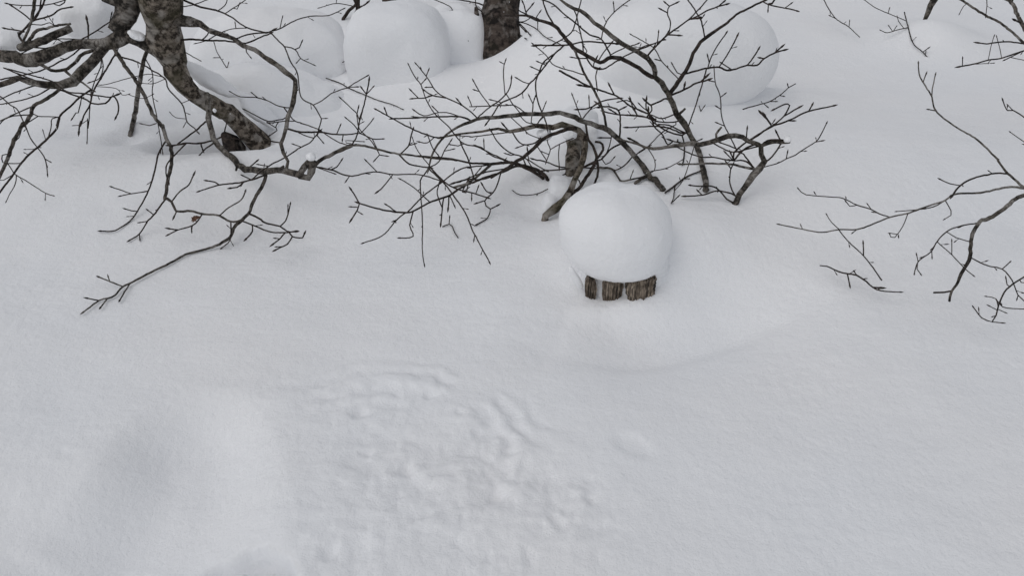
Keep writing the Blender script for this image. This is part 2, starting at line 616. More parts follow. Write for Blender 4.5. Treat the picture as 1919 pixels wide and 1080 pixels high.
class Tube:
    def __init__(self):
        self.v, self.f, self.uv = [], [], []

    def add(self, pts, rad, bud=False, blunt=False, rough=0.06, seg=None):
        rmax = max(rad)
        seg = seg or (5 if rmax < 0.005 else 7 if rmax < 0.010 else 10 if rmax < 0.03 else 22)
        pts, rad = catmull(pts, rad, max(0.012, rmax * (0.8 if rmax > 0.03 else 1.6)))
        so = rng.uniform(0, 90)
        n = len(pts)
        rad = [r * (1 + rough * mnoise.noise(Vector((so, i * 0.45, 0))) * 1.6) for i, r in enumerate(rad)]
        if rmax < 0.02:                                  # small kinks of a living twig
            for i in range(1, n - 1):
                k = rad[i] * 0.55
                pts[i] = pts[i] + Vector((mnoise.noise(Vector((so, i * .7, 1))), mnoise.noise(Vector((so, i * .7, 5))), mnoise.noise(Vector((so, i * .7, 9))))) * k
        if bud:
            t = (pts[-1] - pts[-2]).normalized()
            r = max(rad[-1], 0.0016)
            L = r * rng.uniform(7, 10)
            e = pts[-1]
            for a, b in ((0.05, 0.9), (0.35, 1.4), (0.65, 1.1), (1.0, 0.12)):
                pts.append(e + t * L * a)
                rad.append(r * b)
        tot = 0.0
        base = len(self.v)
        T = (pts[1] - pts[0]).normalized()
        N = T.cross(Vector((0.3, 0.2, 1)))
        if N.length < 1e-4: N = T.cross(Vector((1, 0, 0)))
        N.normalize()
        n = len(pts)
        for i in range(n):
            if 0 < i < n - 1: T = (pts[i + 1] - pts[i - 1]).normalized()
            elif i == n - 1: T = (pts[i] - pts[i - 1]).normalized()
            if i: tot += (pts[i] - pts[i - 1]).length
            N = N - T * N.dot(T)
            N.normalize()
            B = T.cross(N)
            for k in range(seg):
                a = 2 * math.pi * k / seg
                dv = N * math.cos(a) + B * math.sin(a)
                r = rad[i]
                if rmax > 0.012:
                    q = pts[i] + dv * r
                    r *= 1 + rough * 1.8 * mnoise.noise(q * (0.9 / rmax)) + rough * mnoise.noise(q * (3.2 / rmax))
                self.v.append(pts[i] + dv * r)
                self.uv.append((k / seg, tot))
        for i in range(n - 1):
            for k in range(seg):
                a, b = base + i * seg + k, base + i * seg + (k + 1) % seg
                self.f.append((a, b, b + seg, a + seg))
        for end, s in ((base, -1), (base + (n - 1) * seg, 1)):
            c = len(self.v)
            i = 0 if s < 0 else n - 1
            tt = (pts[1] - pts[0]) if s < 0 else (pts[-1] - pts[-2])
            self.v.append(pts[i] + tt.normalized() * s * rad[i] * (0.15 if blunt else 0.6))
            self.uv.append((0, tot))
            for k in range(seg):
                a, b = end + k, end + (k + 1) % seg
                self.f.append((a, b, c) if s > 0 else (b, a, c))

    def build(self, name, mat, parent):
        me = bpy.data.meshes.new(name)
        me.from_pydata([tuple(p) for p in self.v], [], self.f)
        u = me.uv_layers.new(name='UVMap')
        idx = np.empty(len(me.loops), int)
        me.loops.foreach_get('vertex_index', idx)
        u.data.foreach_set('uv', np.array(self.uv)[idx].ravel())
        return link(name, me, mat, parent)


def trace(name, label, cat, text, group=None, bias=0.0, single=False):
    """read traced stems: P/B lines start a part, T lines a twig on it, s lines a spur in the same piece"""
    polys = []                      # (px, depth) of everything built so far in this thing
    root = None
    part = None
    cur = None                      # (tube, name, mat, parent)
    cur_from = 0

    def flush():
        nonlocal part, root
        if cur is None: return
        tube, nm, mt, lvl = cur
        if lvl == 1:
            part = tube.build(nm, mt, root)
        else:
            tube.build(nm, mt, part if part else root)

    for line in text.strip().split('\n'):
        line = line.split('#')[0].strip()
        if not line: continue
        head, body = line.split(':')
        head = head.split()
        kind = head[0]
        opt = {}
        nm = {'B': 'branch', 'T': 'twig', 's': 'spur'}[kind]
        ws = [3.0, 2.2]
        for h in head[1:]:
            if '=' in h:
                k, v = h.split('=')
                opt[k] = v
            elif h[0].isdigit():
                ws = [float(q) for q in h.split(',')]
            elif h in ('blunt', 'g', 'in', 'bud', 'nobud', 'free'):
                opt[h] = True
            else:
                nm = h
        pts = []
        tile = None
        for tok in body.split():
            if tok.isalpha():
                tile = TILE[tok]
            else:
                a, b = tok.split(',')
                pts.append((tile[0] + float(a) / tile[2], tile[1] + float(b) / tile[2]))
        pts = np.array(pts)
        seglen = np.concatenate([[0], np.cumsum(np.hypot(*(pts[1:] - pts[:-1]).T))])
        tt = seglen / seglen[-1]
        w = np.interp(tt, np.linspace(0, 1, len(ws)), ws)
        if 'd' in opt:
            dv = [float(q) for q in opt['d'].split(',')]
            dep = np.interp(tt, np.linspace(0, 1, len(dv)), dv)
        else:
            if 'g' in opt or not polys:
                d0 = gdepth(*pts[0])
            else:
                best = (1e9, 0, pts[0])
                for q, dd in (polys[cur_from:] if kind == 's' else polys):
                    # nearest point on each polyline
                    a, b2 = q[:-1], q[1:]
                    ab = b2 - a
                    t = np.clip(((pts[0] - a) * ab).sum(1) / np.maximum((ab * ab).sum(1), 1e-6), 0, 1)
                    e = np.hypot(*(a + ab * t[:, None] - pts[0]).T)
                    i = int(np.argmin(e))
                    if e[i] < best[0]:
                        best = (e[i], dd[i] + (dd[i + 1] - dd[i]) * t[i], a[i] + ab[i] * t[i])
                d0 = best[1]
                if best[0] < 14: pts[0] = best[2]
            k = float(opt['k']) if 'k' in opt else (rng.uniform(-0.55, 0.25) + bias)
            dep = d0 + k * seglen * d0 / FPX
            if kind != 'B' and len(dep) > 3:
                dep = dep + 0.12 * np.sin(tt * math.pi) * seglen[-1] * d0 / FPX * rng.uniform(-1, 1)
        w = np.where(w < 7, w * 0.70, np.where(w < 18, w * 0.86, w))
        rad = w / 2 * dep / FPX
        if 'free' not in opt:
            for i in range(len(pts)):
                if i == 0 and 'g' in opt: continue
                if -60 < pts[i][0] < 1980 and pts[i][1] < 1100:
                    lim = gdepth(*pts[i]) - rad[i] * 1.3 - 0.008
                    if 'in' in opt and i == len(pts) - 1: lim += 0.05
                    dep[i] = min(dep[i], lim)
        rad = list(w / 2 * dep / FPX)
        wp = [P(pts[i][0], pts[i][1], dep[i]) for i in range(len(pts))]
        if root is None:
            root = empty(name, wp[0])
            bpy.context.view_layer.update()
        if kind != 's': cur_from = len(polys)
        polys.append((pts, dep.copy()))
        if 'g' in opt:                                   # run on under the snow
            wp.insert(0, wp[0] + Vector((0, 0.02, -0.07 - rad[0] * 2)))
            rad.insert(0, rad[0])
        wmax = max(ws)
        if kind == 's' and cur is not None:
            tube = cur[0]
        else:
            flush()
            mt = {'trunk': BARK_TRUNK, 'limb': BARK_LIMB, 'root': BARK_FAR, 'far': BARK_FAR}.get(nm)
            if 'm' in opt:
                mt = {'t': BARK_TRUNK, 'l': BARK_LIMB, 'f': BARK_FAR, 'w': BARK_TWIG}[opt['m']]
            if mt is None: mt = BARK_LIMB if wmax >= 7 else BARK_TWIG
            cur = (Tube(), nm, mt, 1 if kind == 'B' else 2)
            tube = cur[0]
        thin = ws[-1] < 5.5 and 'blunt' not in opt and 'in' not in opt and 'nobud' not in opt
        tube.add(wp, rad, bud=thin, blunt='blunt' in opt, rough=0.14 if wmax > 20 else 0.08)
        # short side buds along thin wood
        if wmax < 6 and kind != 's' and len(wp) > 2:
            pos = rng.uniform(18, 50)
            while pos < seglen[-1] - 12:
                i = min(int(np.searchsorted(seglen, pos)) - 1, len(pts) - 2)
                off = 1 if 'g' in opt else 0
                f = (pos - seglen[i]) / max(seglen[i + 1] - seglen[i], 1e-6)
                a = wp[i + off].lerp(wp[i + off + 1], f)
                t = (wp[i + off + 1] - wp[i + off]).normalized()
                sd = t.cross(Vector((rng.uniform(-1, 1), rng.uniform(-1, 1), rng.uniform(-1, 1)))).normalized()
                r = rad[i + off] * 0.6
                L = rng.uniform(3.0, 8.0) * dep[i] / FPX
                tube.add([a, a + (t * 0.7 + sd * 0.8) * L], [r, r * 0.7], bud=True, seg=5)
                pos += rng.uniform(26, 75)
    flush()
    tag(root, label, cat, group)
    return root


# ---- the leaning tree at the left ------------------------------------------------
trace('leaning_tree', 'gnarled grey-brown tree leaning out of the snow at left with a tangle of limbs', 'tree', '''
B trunk g free 26,36,38,36,36,36,36,34,36,42,50,56,60,68,76,80 d=3.92,3.78,3.63,3.5,3.4,3.3,3.2 : D 1060,380 930,360 830,295 740,210 640,120 560,40 C 520,930 420,870 300,800 220,720 130,600 A 1480,540 1420,430 1390,330 1370,200 1360,80 1350,-150
s 16,5 k=-0.3 : C 170,480 205,570 250,640
B limb 34,26,24,30,40,46,44 k=-0.2 : A 1440,470 1300,390 1180,340 1060,290 1000,240 1060,140 1090,20 1060,-120
s 30,26 blunt : A 1160,-60 1080,0 960,-10 880,-40
B limb 26,24,20,18,20,24,24,22,20 k=0.1 : A 1060,320 900,370 750,365 600,385 480,430 380,470 220,510 120,480 0,470 -90,465
T stub 17,17,15 blunt k=-0.1 : A 170,400 290,365 430,310 600,235
T stub 7,7,6 blunt : A 200,330 300,265 400,235 500,210 595,198
T 4,5 : A 740,360 745,240 735,175
T 3 : A 720,340 560,325 400,345 200,440
T 4,3 : A 300,425 400,405 510,385 530,355 480,330
T 4,3 : A 680,340 780,280 900,200 1020,120 1040,60
s 3 : A 930,190 938,130
T 6,7,7 k=-0.3 : A 180,420 200,340 250,220 280,100 290,0 290,-60
T 6,5 : A 150,330 160,300 210,240 290,150 350,60 380,-10
T 5,4 : A 270,190 300,165 430,130 500,80 585,60
T 4,4 : A 290,170 330,100 345,0 340,-30
T 3 : A 320,42 160,42 70,30
T 3 : A 320,42 440,30 540,0
T 4,4 : A 260,170 190,110 120,62
T 4,4 : A 130,300 150,275 210,265 120,250 55,240
T 3,2 : A 290,210 350,208 420,190 460,215 410,140
T 3 : A 450,30 500,45 540,20 550,0
B limb 20,18,18,20,16,14,13,12,12 k=-0.35 : A 900,370 860,420 780,520 690,610 620,690 500,720 380,715 250,690 160,660 80,690 0,715 -80,735
T 8,7,7 : A 840,405 720,440 620,540 545,590 430,590 330,540
s 7,4 : A 545,590 600,640 700,700 780,760
T 4 : A 720,390 600,470 500,520 380,580 250,620 0,670
T 4,5,4 : A 30,570 200,640 330,690 480,745 600,790 730,840 770,870 890,870 950,810 990,850 1000,930 985,975
T 4,4 : A 40,580 180,610 330,650 450,690 560,770 720,790 930,820 970,805
T 4,3 : A 330,740 220,745 100,790 0,840 -60,860
T 4,3 : A 430,745 340,790 200,840 80,865 0,880 -60,890
T 7,8,8,7 k=-0.5 : A 500,760 400,830 290,890 260,960 200,1060 B 200,130 120,280 70,420 30,520 0,580 -40,660
s 4,3 : A 290,885 150,950 0,1020
s 4,3 : A 240,960 100,980 20,1020 -20,1070
s 3,2 : B 120,310 160,260 180,200
T 5,6,5 k=-0.5 : A 780,740 660,830 590,900 510,970 480,1060 B 500,90 480,180 400,270 340,325 250,400 180,475 100,590 30,680 -20,750
s 3 : B 500,85 320,80 280,60
s 3 : B 320,82 210,150
s 3 : B 490,90 440,100 430,180 410,250
s 2 : B 370,265 365,210
s 2 : B 300,355 220,360
s 2 : B 240,405 215,393
s 3 : B 180,478 90,478 25,470 18,410 70,400
T 3,2.5 : B 60,490 130,570 230,630 290,670 385,730 440,748
s 2 : B 385,730 382,770
s 3,2 : B 135,580 130,650 75,750 55,795
T 3,2 : B 110,570 30,620 5,620
T 3.5,3 k=-0.4 : A -30,790 0,810 80,880 150,930 220,1080 B 215,160 260,270 320,350 380,440 400,560
s 3 : B 380,440 412,458
T 5,4 : A 980,440 920,540 850,660 790,760 760,880 720,950 670,1070 B 680,120 667,195
s 3,2.5 : A 760,880 745,1080 B 740,100 735,290
s 2 : B 730,110 670,155 630,158
T 3 : A 860,450 870,560 840,660 770,690
T 3 : A 840,470 850,560 800,680 770,780
T 3 : A 690,820 660,950 B 640,50 615,90
T 3 m=l : A 1000,430 1050,310 1090,210 1100,130
B branch 9,8,8,8,7 k=-0.4 : A 950,370 960,400 1040,530 1120,640 1180,740 1250,880 1300,980 1370,1070 B 1370,160 1400,270 1440,340 1450,420 1440,520 1415,620 1405,700 1390,785
T 5,3.5 : B 1390,785 1295,915 1240,970 E 520,140 465,225 410,262
s 3 : B 1300,915 1255,880
s 3 : B 1240,965 1195,975
s 3 : E 465,225 468,255
T 5,3.5 : B 1390,290 1340,390 1300,560 1250,715 1160,880 1090,970 970,1045 865,1050
s 3.5,3 : B 1250,712 1110,735 1030,750
s 3 : B 1110,735 955,682
s 3 : B 1155,882 1110,880 1070,867
T 7,6,5.6 k=-0.1 : D 45,770 95,800 140,880 260,880 360,905 500,920 590,970 680,960 745,905
s 4 : D 140,880 125,912
s 4,4 : D 100,800 160,720 240,660 275,590
s 3.5,4 : D 500,920 580,850 680,790 715,725
T 4,3.5 : D 355,910 300,985 240,1015 150,1040 85,1072
s 4 : D 150,1040 95,1033
s 3 : D 265,1010 265,1035
T 4,3 : D 598,975 598,1080 E 1125,180 1118,270 1065,320
T 4,3 : B 1450,325 1540,315 1590,305 D 300,308 D 370,300
s 4 : B 1570,310 1500,380 1410,480 1400,560 1415,620
s 3,2.5 : B 1320,140 1260,158 1210,148
T 3,2.5 : A 1230,500 1280,600 1290,690 1285,800 1320,970 B 1330,130 1355,270 1370,375
B branch 5,4,4,3 k=-0.2 : A 960,460 1100,500 1200,540 1280,590 1390,660 1420,750 1530,870 1560,960 1580,1030 C 290,1080 D 315,210
s 2 : C 190,865 230,850
s 2 : C 230,1015 205,1055
T 2.5,2 : A 1390,620 1250,625 1080,660 900,710 830,715
T 2,2 : A 830,740 980,745 1030,800 1080,795
T 2 : A 1160,690 1200,700 1290,705 1380,670
T 2 : A 1100,845 1200,830 1280,800
T 3,2.5 : C 180,415 240,455 330,505
T 2.2,2 : C 230,1000 130,990 90,955
B branch 26,18,10,9,10,10,10,10,9,8,7 k=-0.15 : C 80,130 200,180 260,180 340,200 430,265 520,290 620,325 700,385 800,420 880,480 990,550 1060,610 1140,675 1130,800 1110,910 1080,980 1065,1080 D 1060,190 1040,260 1020,310 1040,390 1080,460 1065,530
T 4,2.5 : C 730,370 730,440 755,472
T 4,4 : C 640,310 760,285 880,275
T 4,3 : C 1110,905 1060,990 1000,1010 910,1020 820,980 725,930
T 3.5,2.6 : C 1110,910 1000,895 900,845 800,820 680,815 600,778
s 3 : C 830,825 785,792
T 3.5,3 : C 1040,905 1100,980 1140,1020 1230,1050 1310,1080 D 1340,190 1400,235 1500,295 1590,325 1640,320
s 3 : C 1140,1022 1050,1022 940,1035
s 3 : C 1000,1030 975,1070 D 985,200 935,235
s 3 : D 975,178 925,145
T 6,5,4,3 : D 1065,185 1150,205 1250,215 1330,210 1420,225 1540,235 1620,230 G 270,180 350,215 412,217
s 3 : D 1490,220 1515,170
s 3 : D 1545,240 1540,265
s 3 : G 350,215 380,275
T 4 : D 1015,302 930,290 860,250
B branch 6,5,4,4 k=0.0 : A 1530,-30 C 210,0 320,50 490,90 600,140 720,225 890,272 940,260
T 3.5,2.6 : C 930,270 1010,240 1130,175 1260,135 1420,128 1540,75
s 2.5 : C 1010,240 1030,150
T 4,3.5,3.5 : C 930,290 1000,345 1050,395 1095,510 1155,605 1165,670 1190,820 1290,885 1340,960 1362,1000 1340,1080 D 1335,200
s 2.5 : C 1360,1000 1385,998
T 3,3 : C 1290,885 1370,845 1440,790 1540,750 F 230,740 290,700 385,645
s 3 : F 240,735 300,732
T 3.5,2.5 : C 1050,385 1140,415 1185,490 1285,540
s 3 : C 1140,415 1175,400 1190,365
s 2.5 : C 1185,490 1160,518
T 3,2.5 : C 490,82 545,45 565,0 565,-30
T 3,2.5 : C 550,105 620,65 690,20 740,-20
s 2.5 : C 620,70 650,75 665,40
T 3,2.5 : C 175,55 280,40 385,0
B branch 6,5,4 k=-0.1 : C 100,342 250,330 400,340 550,342 690,360 750,355 850,310 920,285
T 4,3 : C 350,325 400,290 412,265
T 3,2.5 : C 400,325 480,290 560,255 640,237 710,235
s 2.5 : C 640,237 635,205
s 2.5 : C 430,240 500,265
s 2.5 : C 370,345 315,362
B root free 14,34,36,30 m=f d=3.68,3.74,3.82,3.95 : D 540,230 590,300 640,370 600,470
B limb 11,12,12,13,13,14,14,15,14 d=3.42,3.4,3.4,3.38,3.3,3.2,3.15,3.1 : C 395,785 400,860 410,950 420,1050 D 430,210 445,270 490,330 560,390 620,430 660,485 720,525 800,530 880,545 980,530 1060,545 1120,565 1200,575
T knot 12,15,14 blunt k=-0.2 : D 1130,615 1170,585 1210,510 1250,475 1290,450
T knot 12,17,16 blunt k=-0.15 : D 1190,630 1250,600 1285,540 1290,455
T stub 8,5 blunt : D 650,490 640,540
T stub 8,6 blunt : D 1000,530 1045,500
T 5,4 : D 400,120 380,130 300,200 180,290
T 5,4 : D 440,290 340,310 220,305 150,320 95,325
s 4,3 : D 220,310 160,370 100,430
s 4 : D 345,310 355,350
T 5,3 : D 450,310 390,350 345,395
T 5,3 : D 470,270 530,240 560,140
s 3,2.5 : D 500,262 600,265 700,275
T 4 : D 740,490 805,467
B branch 9,8,7,6,5,4 k=-0.05 : D 1290,510 1370,440 1450,400 1540,360 1620,325 G 80,320 150,280 210,262 300,265 380,285 500,315 600,325 740,345 900,360
T 5,4 : G 530,325 600,385 730,410
T 4,4 : G 215,258 250,190 265,100 285,30 F 330,1010 370,880 390,790 410,690
s 3 : F 390,795 440,740
s 3.5 : F 390,795 360,755
s 3 : F 330,1020 310,960 250,900 180,835
s 3 : F 310,960 318,925
T 3 : G 270,180 320,130 350,92
T 3 : G 270,180 230,125 185,85
T 3 : G 380,280 340,225 265,150 250,75
s 2.5 : G 215,250 175,245 172,228 285,235
T 3.5,3 : G 380,285 400,325 378,350
s 3 : G 400,325 435,330
T 4 : G 540,318 595,265 610,210 622,165
s 3 : G 600,262 632,252
B branch 5,4,3.5,3.5 k=-0.15 : D 1300,510 1440,530 1540,570 1620,585 G 300,450 380,440 500,458 600,455 690,462 800,495
s 3.5 : D 1440,530 1490,510 1522,465
s 3 : G 385,440 320,375
s 3,4 : G 490,460 430,535 398,565
s 3 : D 1600,580 1580,610
s 3 : D 1300,565 1460,560
B branch 8,7,7,6,6,5,4 k=-0.35 : D 890,560 890,580 870,660 810,750 760,880 740,905 690,960 640,1000 610,1060 E 1120,250 990,322 820,365 690,432 520,515 400,580 345,605 290,665 235,690 175,705 75,778
s 4 : E 345,605 260,570 185,540
s 3 : E 255,560 245,545
s 4 : E 400,585 360,640 330,692
s 4 : E 235,690 193,745
s 3.5 : E 175,705 108,692
s 3 : E 345,605 325,625
T 6,5,4 : D 750,900 830,940 890,980 1010,1010 1070,1050 1125,1055
s 4,3.5 : D 1010,1010 1060,960 1080,900 1095,835
s 3 : D 1080,910 1078,850
T 4.5,4 : E 1195,128 1280,160 1400,208 1520,215 1575,207
s 4 : E 1275,165 1278,205 1243,250
s 4 : E 1515,220 1475,260 1440,288
s 3 : E 1475,260 1455,258
s 4 : E 1540,215 1565,245 1640,252 1648,232
s 4 : E 1565,245 1530,295 1458,333
s 3 : E 1490,318 1462,318
B branch 5,4.5,3.5 k=-0.3 : D 900,575 780,615 640,645 500,660 345,708
s 4 : D 500,660 460,635 410,627
s 4 : D 720,640 650,680 612,685
s 3.5 : D 770,615 710,588
T 4,3.5 k=0.3 : D 770,615 860,540 950,480 1060,425 1180,345 1270,300 1300,260 1340,215
s 3 : D 1190,340 1140,322
s 3 : D 1290,260 1240,250 1190,228
s 3 : D 1330,245 1365,290
s 3 : D 910,490 840,490
''')

trace('slender_stem', 'slender pale-banded stem standing in the snow left of the leaning trunk', 'sapling', '''
B stem g 9,10,9,8 d=3.95,3.85,3.7,3.6 m=l : B 1075,320 1100,230 1125,120 1150,0 A 1150,870 1170,740 1210,520 1240,430
''')

# ---- far trees along the top -------------------------------------------------------
trace('dark_tree', 'thick dark-barked tree trunk rising behind the snow hump at top centre', 'tree', '''
B trunk free 54,70,82,80,72,70,68 d=4.42,4.42,4.4 m=f : H 285,900 270,520 255,380 250,200 270,60 285,-60 300,-300
s free 30,26,18,7 m=f : H 170,420 130,300 100,200 60,140 55,60
T 5,3 : F 1560,60 1430,60 1330,25 1200,0 1120,-10
T 3,2.5 : F 1400,270 1330,240 1240,200 1130,100 1090,50 980,0
s 2.5 : F 1300,210 1225,130
T 3.5,3 : F 1420,390 1360,375 1290,350 1180,330
T 3.5,3 : F 1400,180 1370,110 1320,60 1310,0
T 3,2.5 k=-0.2 : H 370,180 470,195 560,240 640,310 770,375
s 2.5 : H 575,250 575,200
T 4,3 k=-0.2 : H 380,60 450,105 560,150
s 3.5 : H 485,105 455,30
s 3.5 : H 485,100 520,50
s 3 : H 560,150 585,110
T 3,2.5 : H 360,215 460,180 510,150
T 4,3 : H 360,170 430,205 510,290
s 3 : H 390,240 460,250
T 4,3 : H 370,270 410,285 475,325
''')
trace('distant_tree', 'short stretch of dark trunk cut off by the top edge behind the squarish mound', 'tree', '''
B trunk free 38,38,37 d=5.3,5.3,5.25 m=f : F 595,290 612,40 622,-160
''')
trace('far_shrub', 'dark twiggy stems poking up behind the snow mounds, top left of centre', 'shrub', '''
B stem free g 8,7,6 m=w d=5.15,5.15,5.1 : F 190,185 215,130 250,80 300,30 270,-30
B stem free g 11,10,9 m=w d=5.2,5.15,5.15 : F 325,190 320,100 315,0 310,-60
T 6,5 free : F 320,110 355,170
T 6,5 free : F 318,60 285,125
T 6,4 free : F 320,60 360,50 385,30
T 2.5,2 : F 270,40 135,27 0,62 
s 2 : F 135,27 138,0
''')
trace('young_tree', 'dark snow-flecked stem leaning out of a small hump, top right', 'sapling', '''
B stem free g 8,13,15,12 m=l d=4.75,4.75,4.75 : L 985,128 1005,80 1020,40 1050,-10 1075,-80
''')
trace('far_twig', 'thin arching twig dipping into far snow, top right', 'twig', '''
B twig 2.6,2.6,2.2 d=5.0,4.8,4.6 in : L 290,-30 330,50 385,125 470,180 545,250
s 2 : L 385,125 350,108
s 2 : L 475,178 475,150
''')
trace('far_twig', 'fine forked twig clump in front of the small snow hump, top right', 'twig', '''
B twig 2.2,3,3 g nobud d=4.45,4.6,4.8 : L 1010,408 970,350 905,290 870,180 845,80
s 2.5 : L 970,350 998,330
s 2 : L 985,372 990,350
s 3,2 : L 870,185 800,200 730,220 690,205
s 2 : L 765,205 745,180
s 2 : L 840,175 805,140 800,120
s 2.2,2 : L 860,140 740,90 650,50 580,0
s 2 : L 735,88 742,65
s 2 : L 770,205 788,182
''')
trace('bare_tree', 'dark bare branches reaching in at the top right corner', 'tree', '''
B branch 8,6,6,5.5 d=3.1,3.3,3.5 : L 1780,380 1720,340 1652,290 1580,220 1480,145 1390,100 1250,10 1180,-30
T 4,4 : L 1660,292 1530,280 1400,295 1360,290
T 2 : L 1270,20 1245,40 1220,85
B branch 5,4,4 d=3.2,3.4 : L 1780,290 1652,340 1500,390 1410,405 1310,432 1235,445
s 2.5 : L 1235,440 1238,400
s 2 : L 1410,400 1430,310 1448,250
s 2 : L 1500,385 1490,330 1470,255
s 3 : L 1652,345 1530,400
s 2 : L 1310,435 1440,425
s 2 : L 1560,385 1652,405
B branch 9,8,7 d=3.1,3.3 : L 1790,420 1720,290 1652,180 1600,80 1570,15 1500,-30
T 5 : L 1640,155 1605,140
T 4 : L 1572,20 1582,-20
T 2.4,2 : L 1400,-30 1402,30 1395,100
''')
# ---- right-hand bush -----------------------------------------------------------------
trace('bare_bush', 'sprawling bare branches reaching in from the right edge low over the snow', 'bush', '''
B branch 8,6,5,4,4,3 d=2.65,2.7,2.8,2.95,3.1 : M 1760,290 1617,175 1515,85 1450,0 L 1480,1080 1400,1000 1320,930 1190,855 1060,750 1030,655 1000,600 970,550 945,500 940,430
s 3 : L 1060,748 1020,740
s 3 : L 1030,655 1035,600 1052,515
s 3 : L 975,552 988,508
T 5,5 : M 1515,90 1430,85 1300,115 1215,160 1170,215
s 3 : M 1210,158 1150,150 1097,127
B branch 7,6,5,4.5,4,3.5,3 d=2.66,2.62,2.6,2.6,2.65 : M 1760,210 1617,178 1515,172 1340,207 1180,215 1120,255 1000,295 890,335 770,362 650,410 560,440 450,440 340,458 200,435 80,410
s 2.5 : M 215,440 210,425
s 2.5 : M 560,440 540,455
T 3.5,2.6 : M 770,365 700,340 650,312 560,285 470,242 380,233 240,220 195,188
s 2.5 : M 650,312 632,287
s 2.5 : M 560,288 515,293 498,272
T 3.5,2.6 : M 1120,258 1040,298 940,315 820,325
T 2.8,2.4 : M 885,340 850,420 800,490 775,488 770,475
s 2.4 : M 815,470 780,465
T 3,2.5 : M 1120,258 1155,320 1155,350 1122,370
T 2.8,2.2 : M 450,445 400,395 372,352
T 3,3,4 k=0.25 in : M 445,445 500,510 600,605 660,680 717,762
s 3.5 : M 603,605 602,570 600,540
B branch 10,9,9,9,8,8,7,6 d=2.66,2.6,2.55,2.5,2.48 : M 1780,170 1617,225 1560,245 1510,295 1450,335 1400,370 1350,380 1310,430 1285,490 1280,560 1275,620 1220,720 1190,790 1160,830 1145,895
T 5,5.6 : M 1160,830 1110,838 1045,840
T 4,3 : M 1340,400 1230,415 1140,445 1070,510 1030,580 950,640 925,712
s 2.5 : M 1035,575 1035,605
s 2.6 : M 945,645 940,610
s 2.6 : M 945,660 940,690 958,715
T 3,2.5 : M 1285,520 1190,492 1140,462
T 2.8,2.6 : M 1050,478 1070,520 1160,600 1240,685 1288,725
s 2.5 : M 1160,600 1160,522
T 3.6,3 : M 1280,615 1340,650 1410,675 1480,690 1540,760 1580,855 1617,890 1700,940
s 3 : M 1480,690 1522,652
s 2.5 : M 1580,855 1575,872
B branch 5,4.5,4,3 d=2.4,2.42 : M 1740,660 1617,740 1525,800 1480,860 1450,940 1440,985 1415,1025 1350,1000 1303,940
s 3 : M 1415,1025 1465,1030
s 3 : M 1525,800 1510,790 1505,760
s 3 : M 1590,760 1600,775 1630,778
s 2.6 : M 1452,930 1440,880 1385,865
s 3 : M 1440,885 1455,900
s 3 : M 1455,870 1480,930 1550,940 1640,945
s 2.6 : M 1455,945 1490,962
s 2.6 : M 1445,950 1408,930
s 2.6 : M 1440,985 1425,990
B branch 3.5,3 d=2.75,2.85 : L 1760,880 1652,790 1580,745 1540,745 1512,685
s 2.5 : L 1580,745 1550,715
B branch 2.8,2.2 d=2.75,2.85 : L 1800,1050 1652,955 1600,920 1565,895
''')
trace('fallen_twig', 'broken crooked twig lying on the snow below the right-hand branches', 'twig', '''
B twig 3,4.5,5,4,3 k=0 d=2.72,2.60 : M 325,668 370,672 440,705 500,720 560,730 620,770 660,805 710,828 822,836
s 4 : M 500,720 506,750 513,783
s 3 : M 560,728 550,716
s 5 : M 665,803 690,808
''')
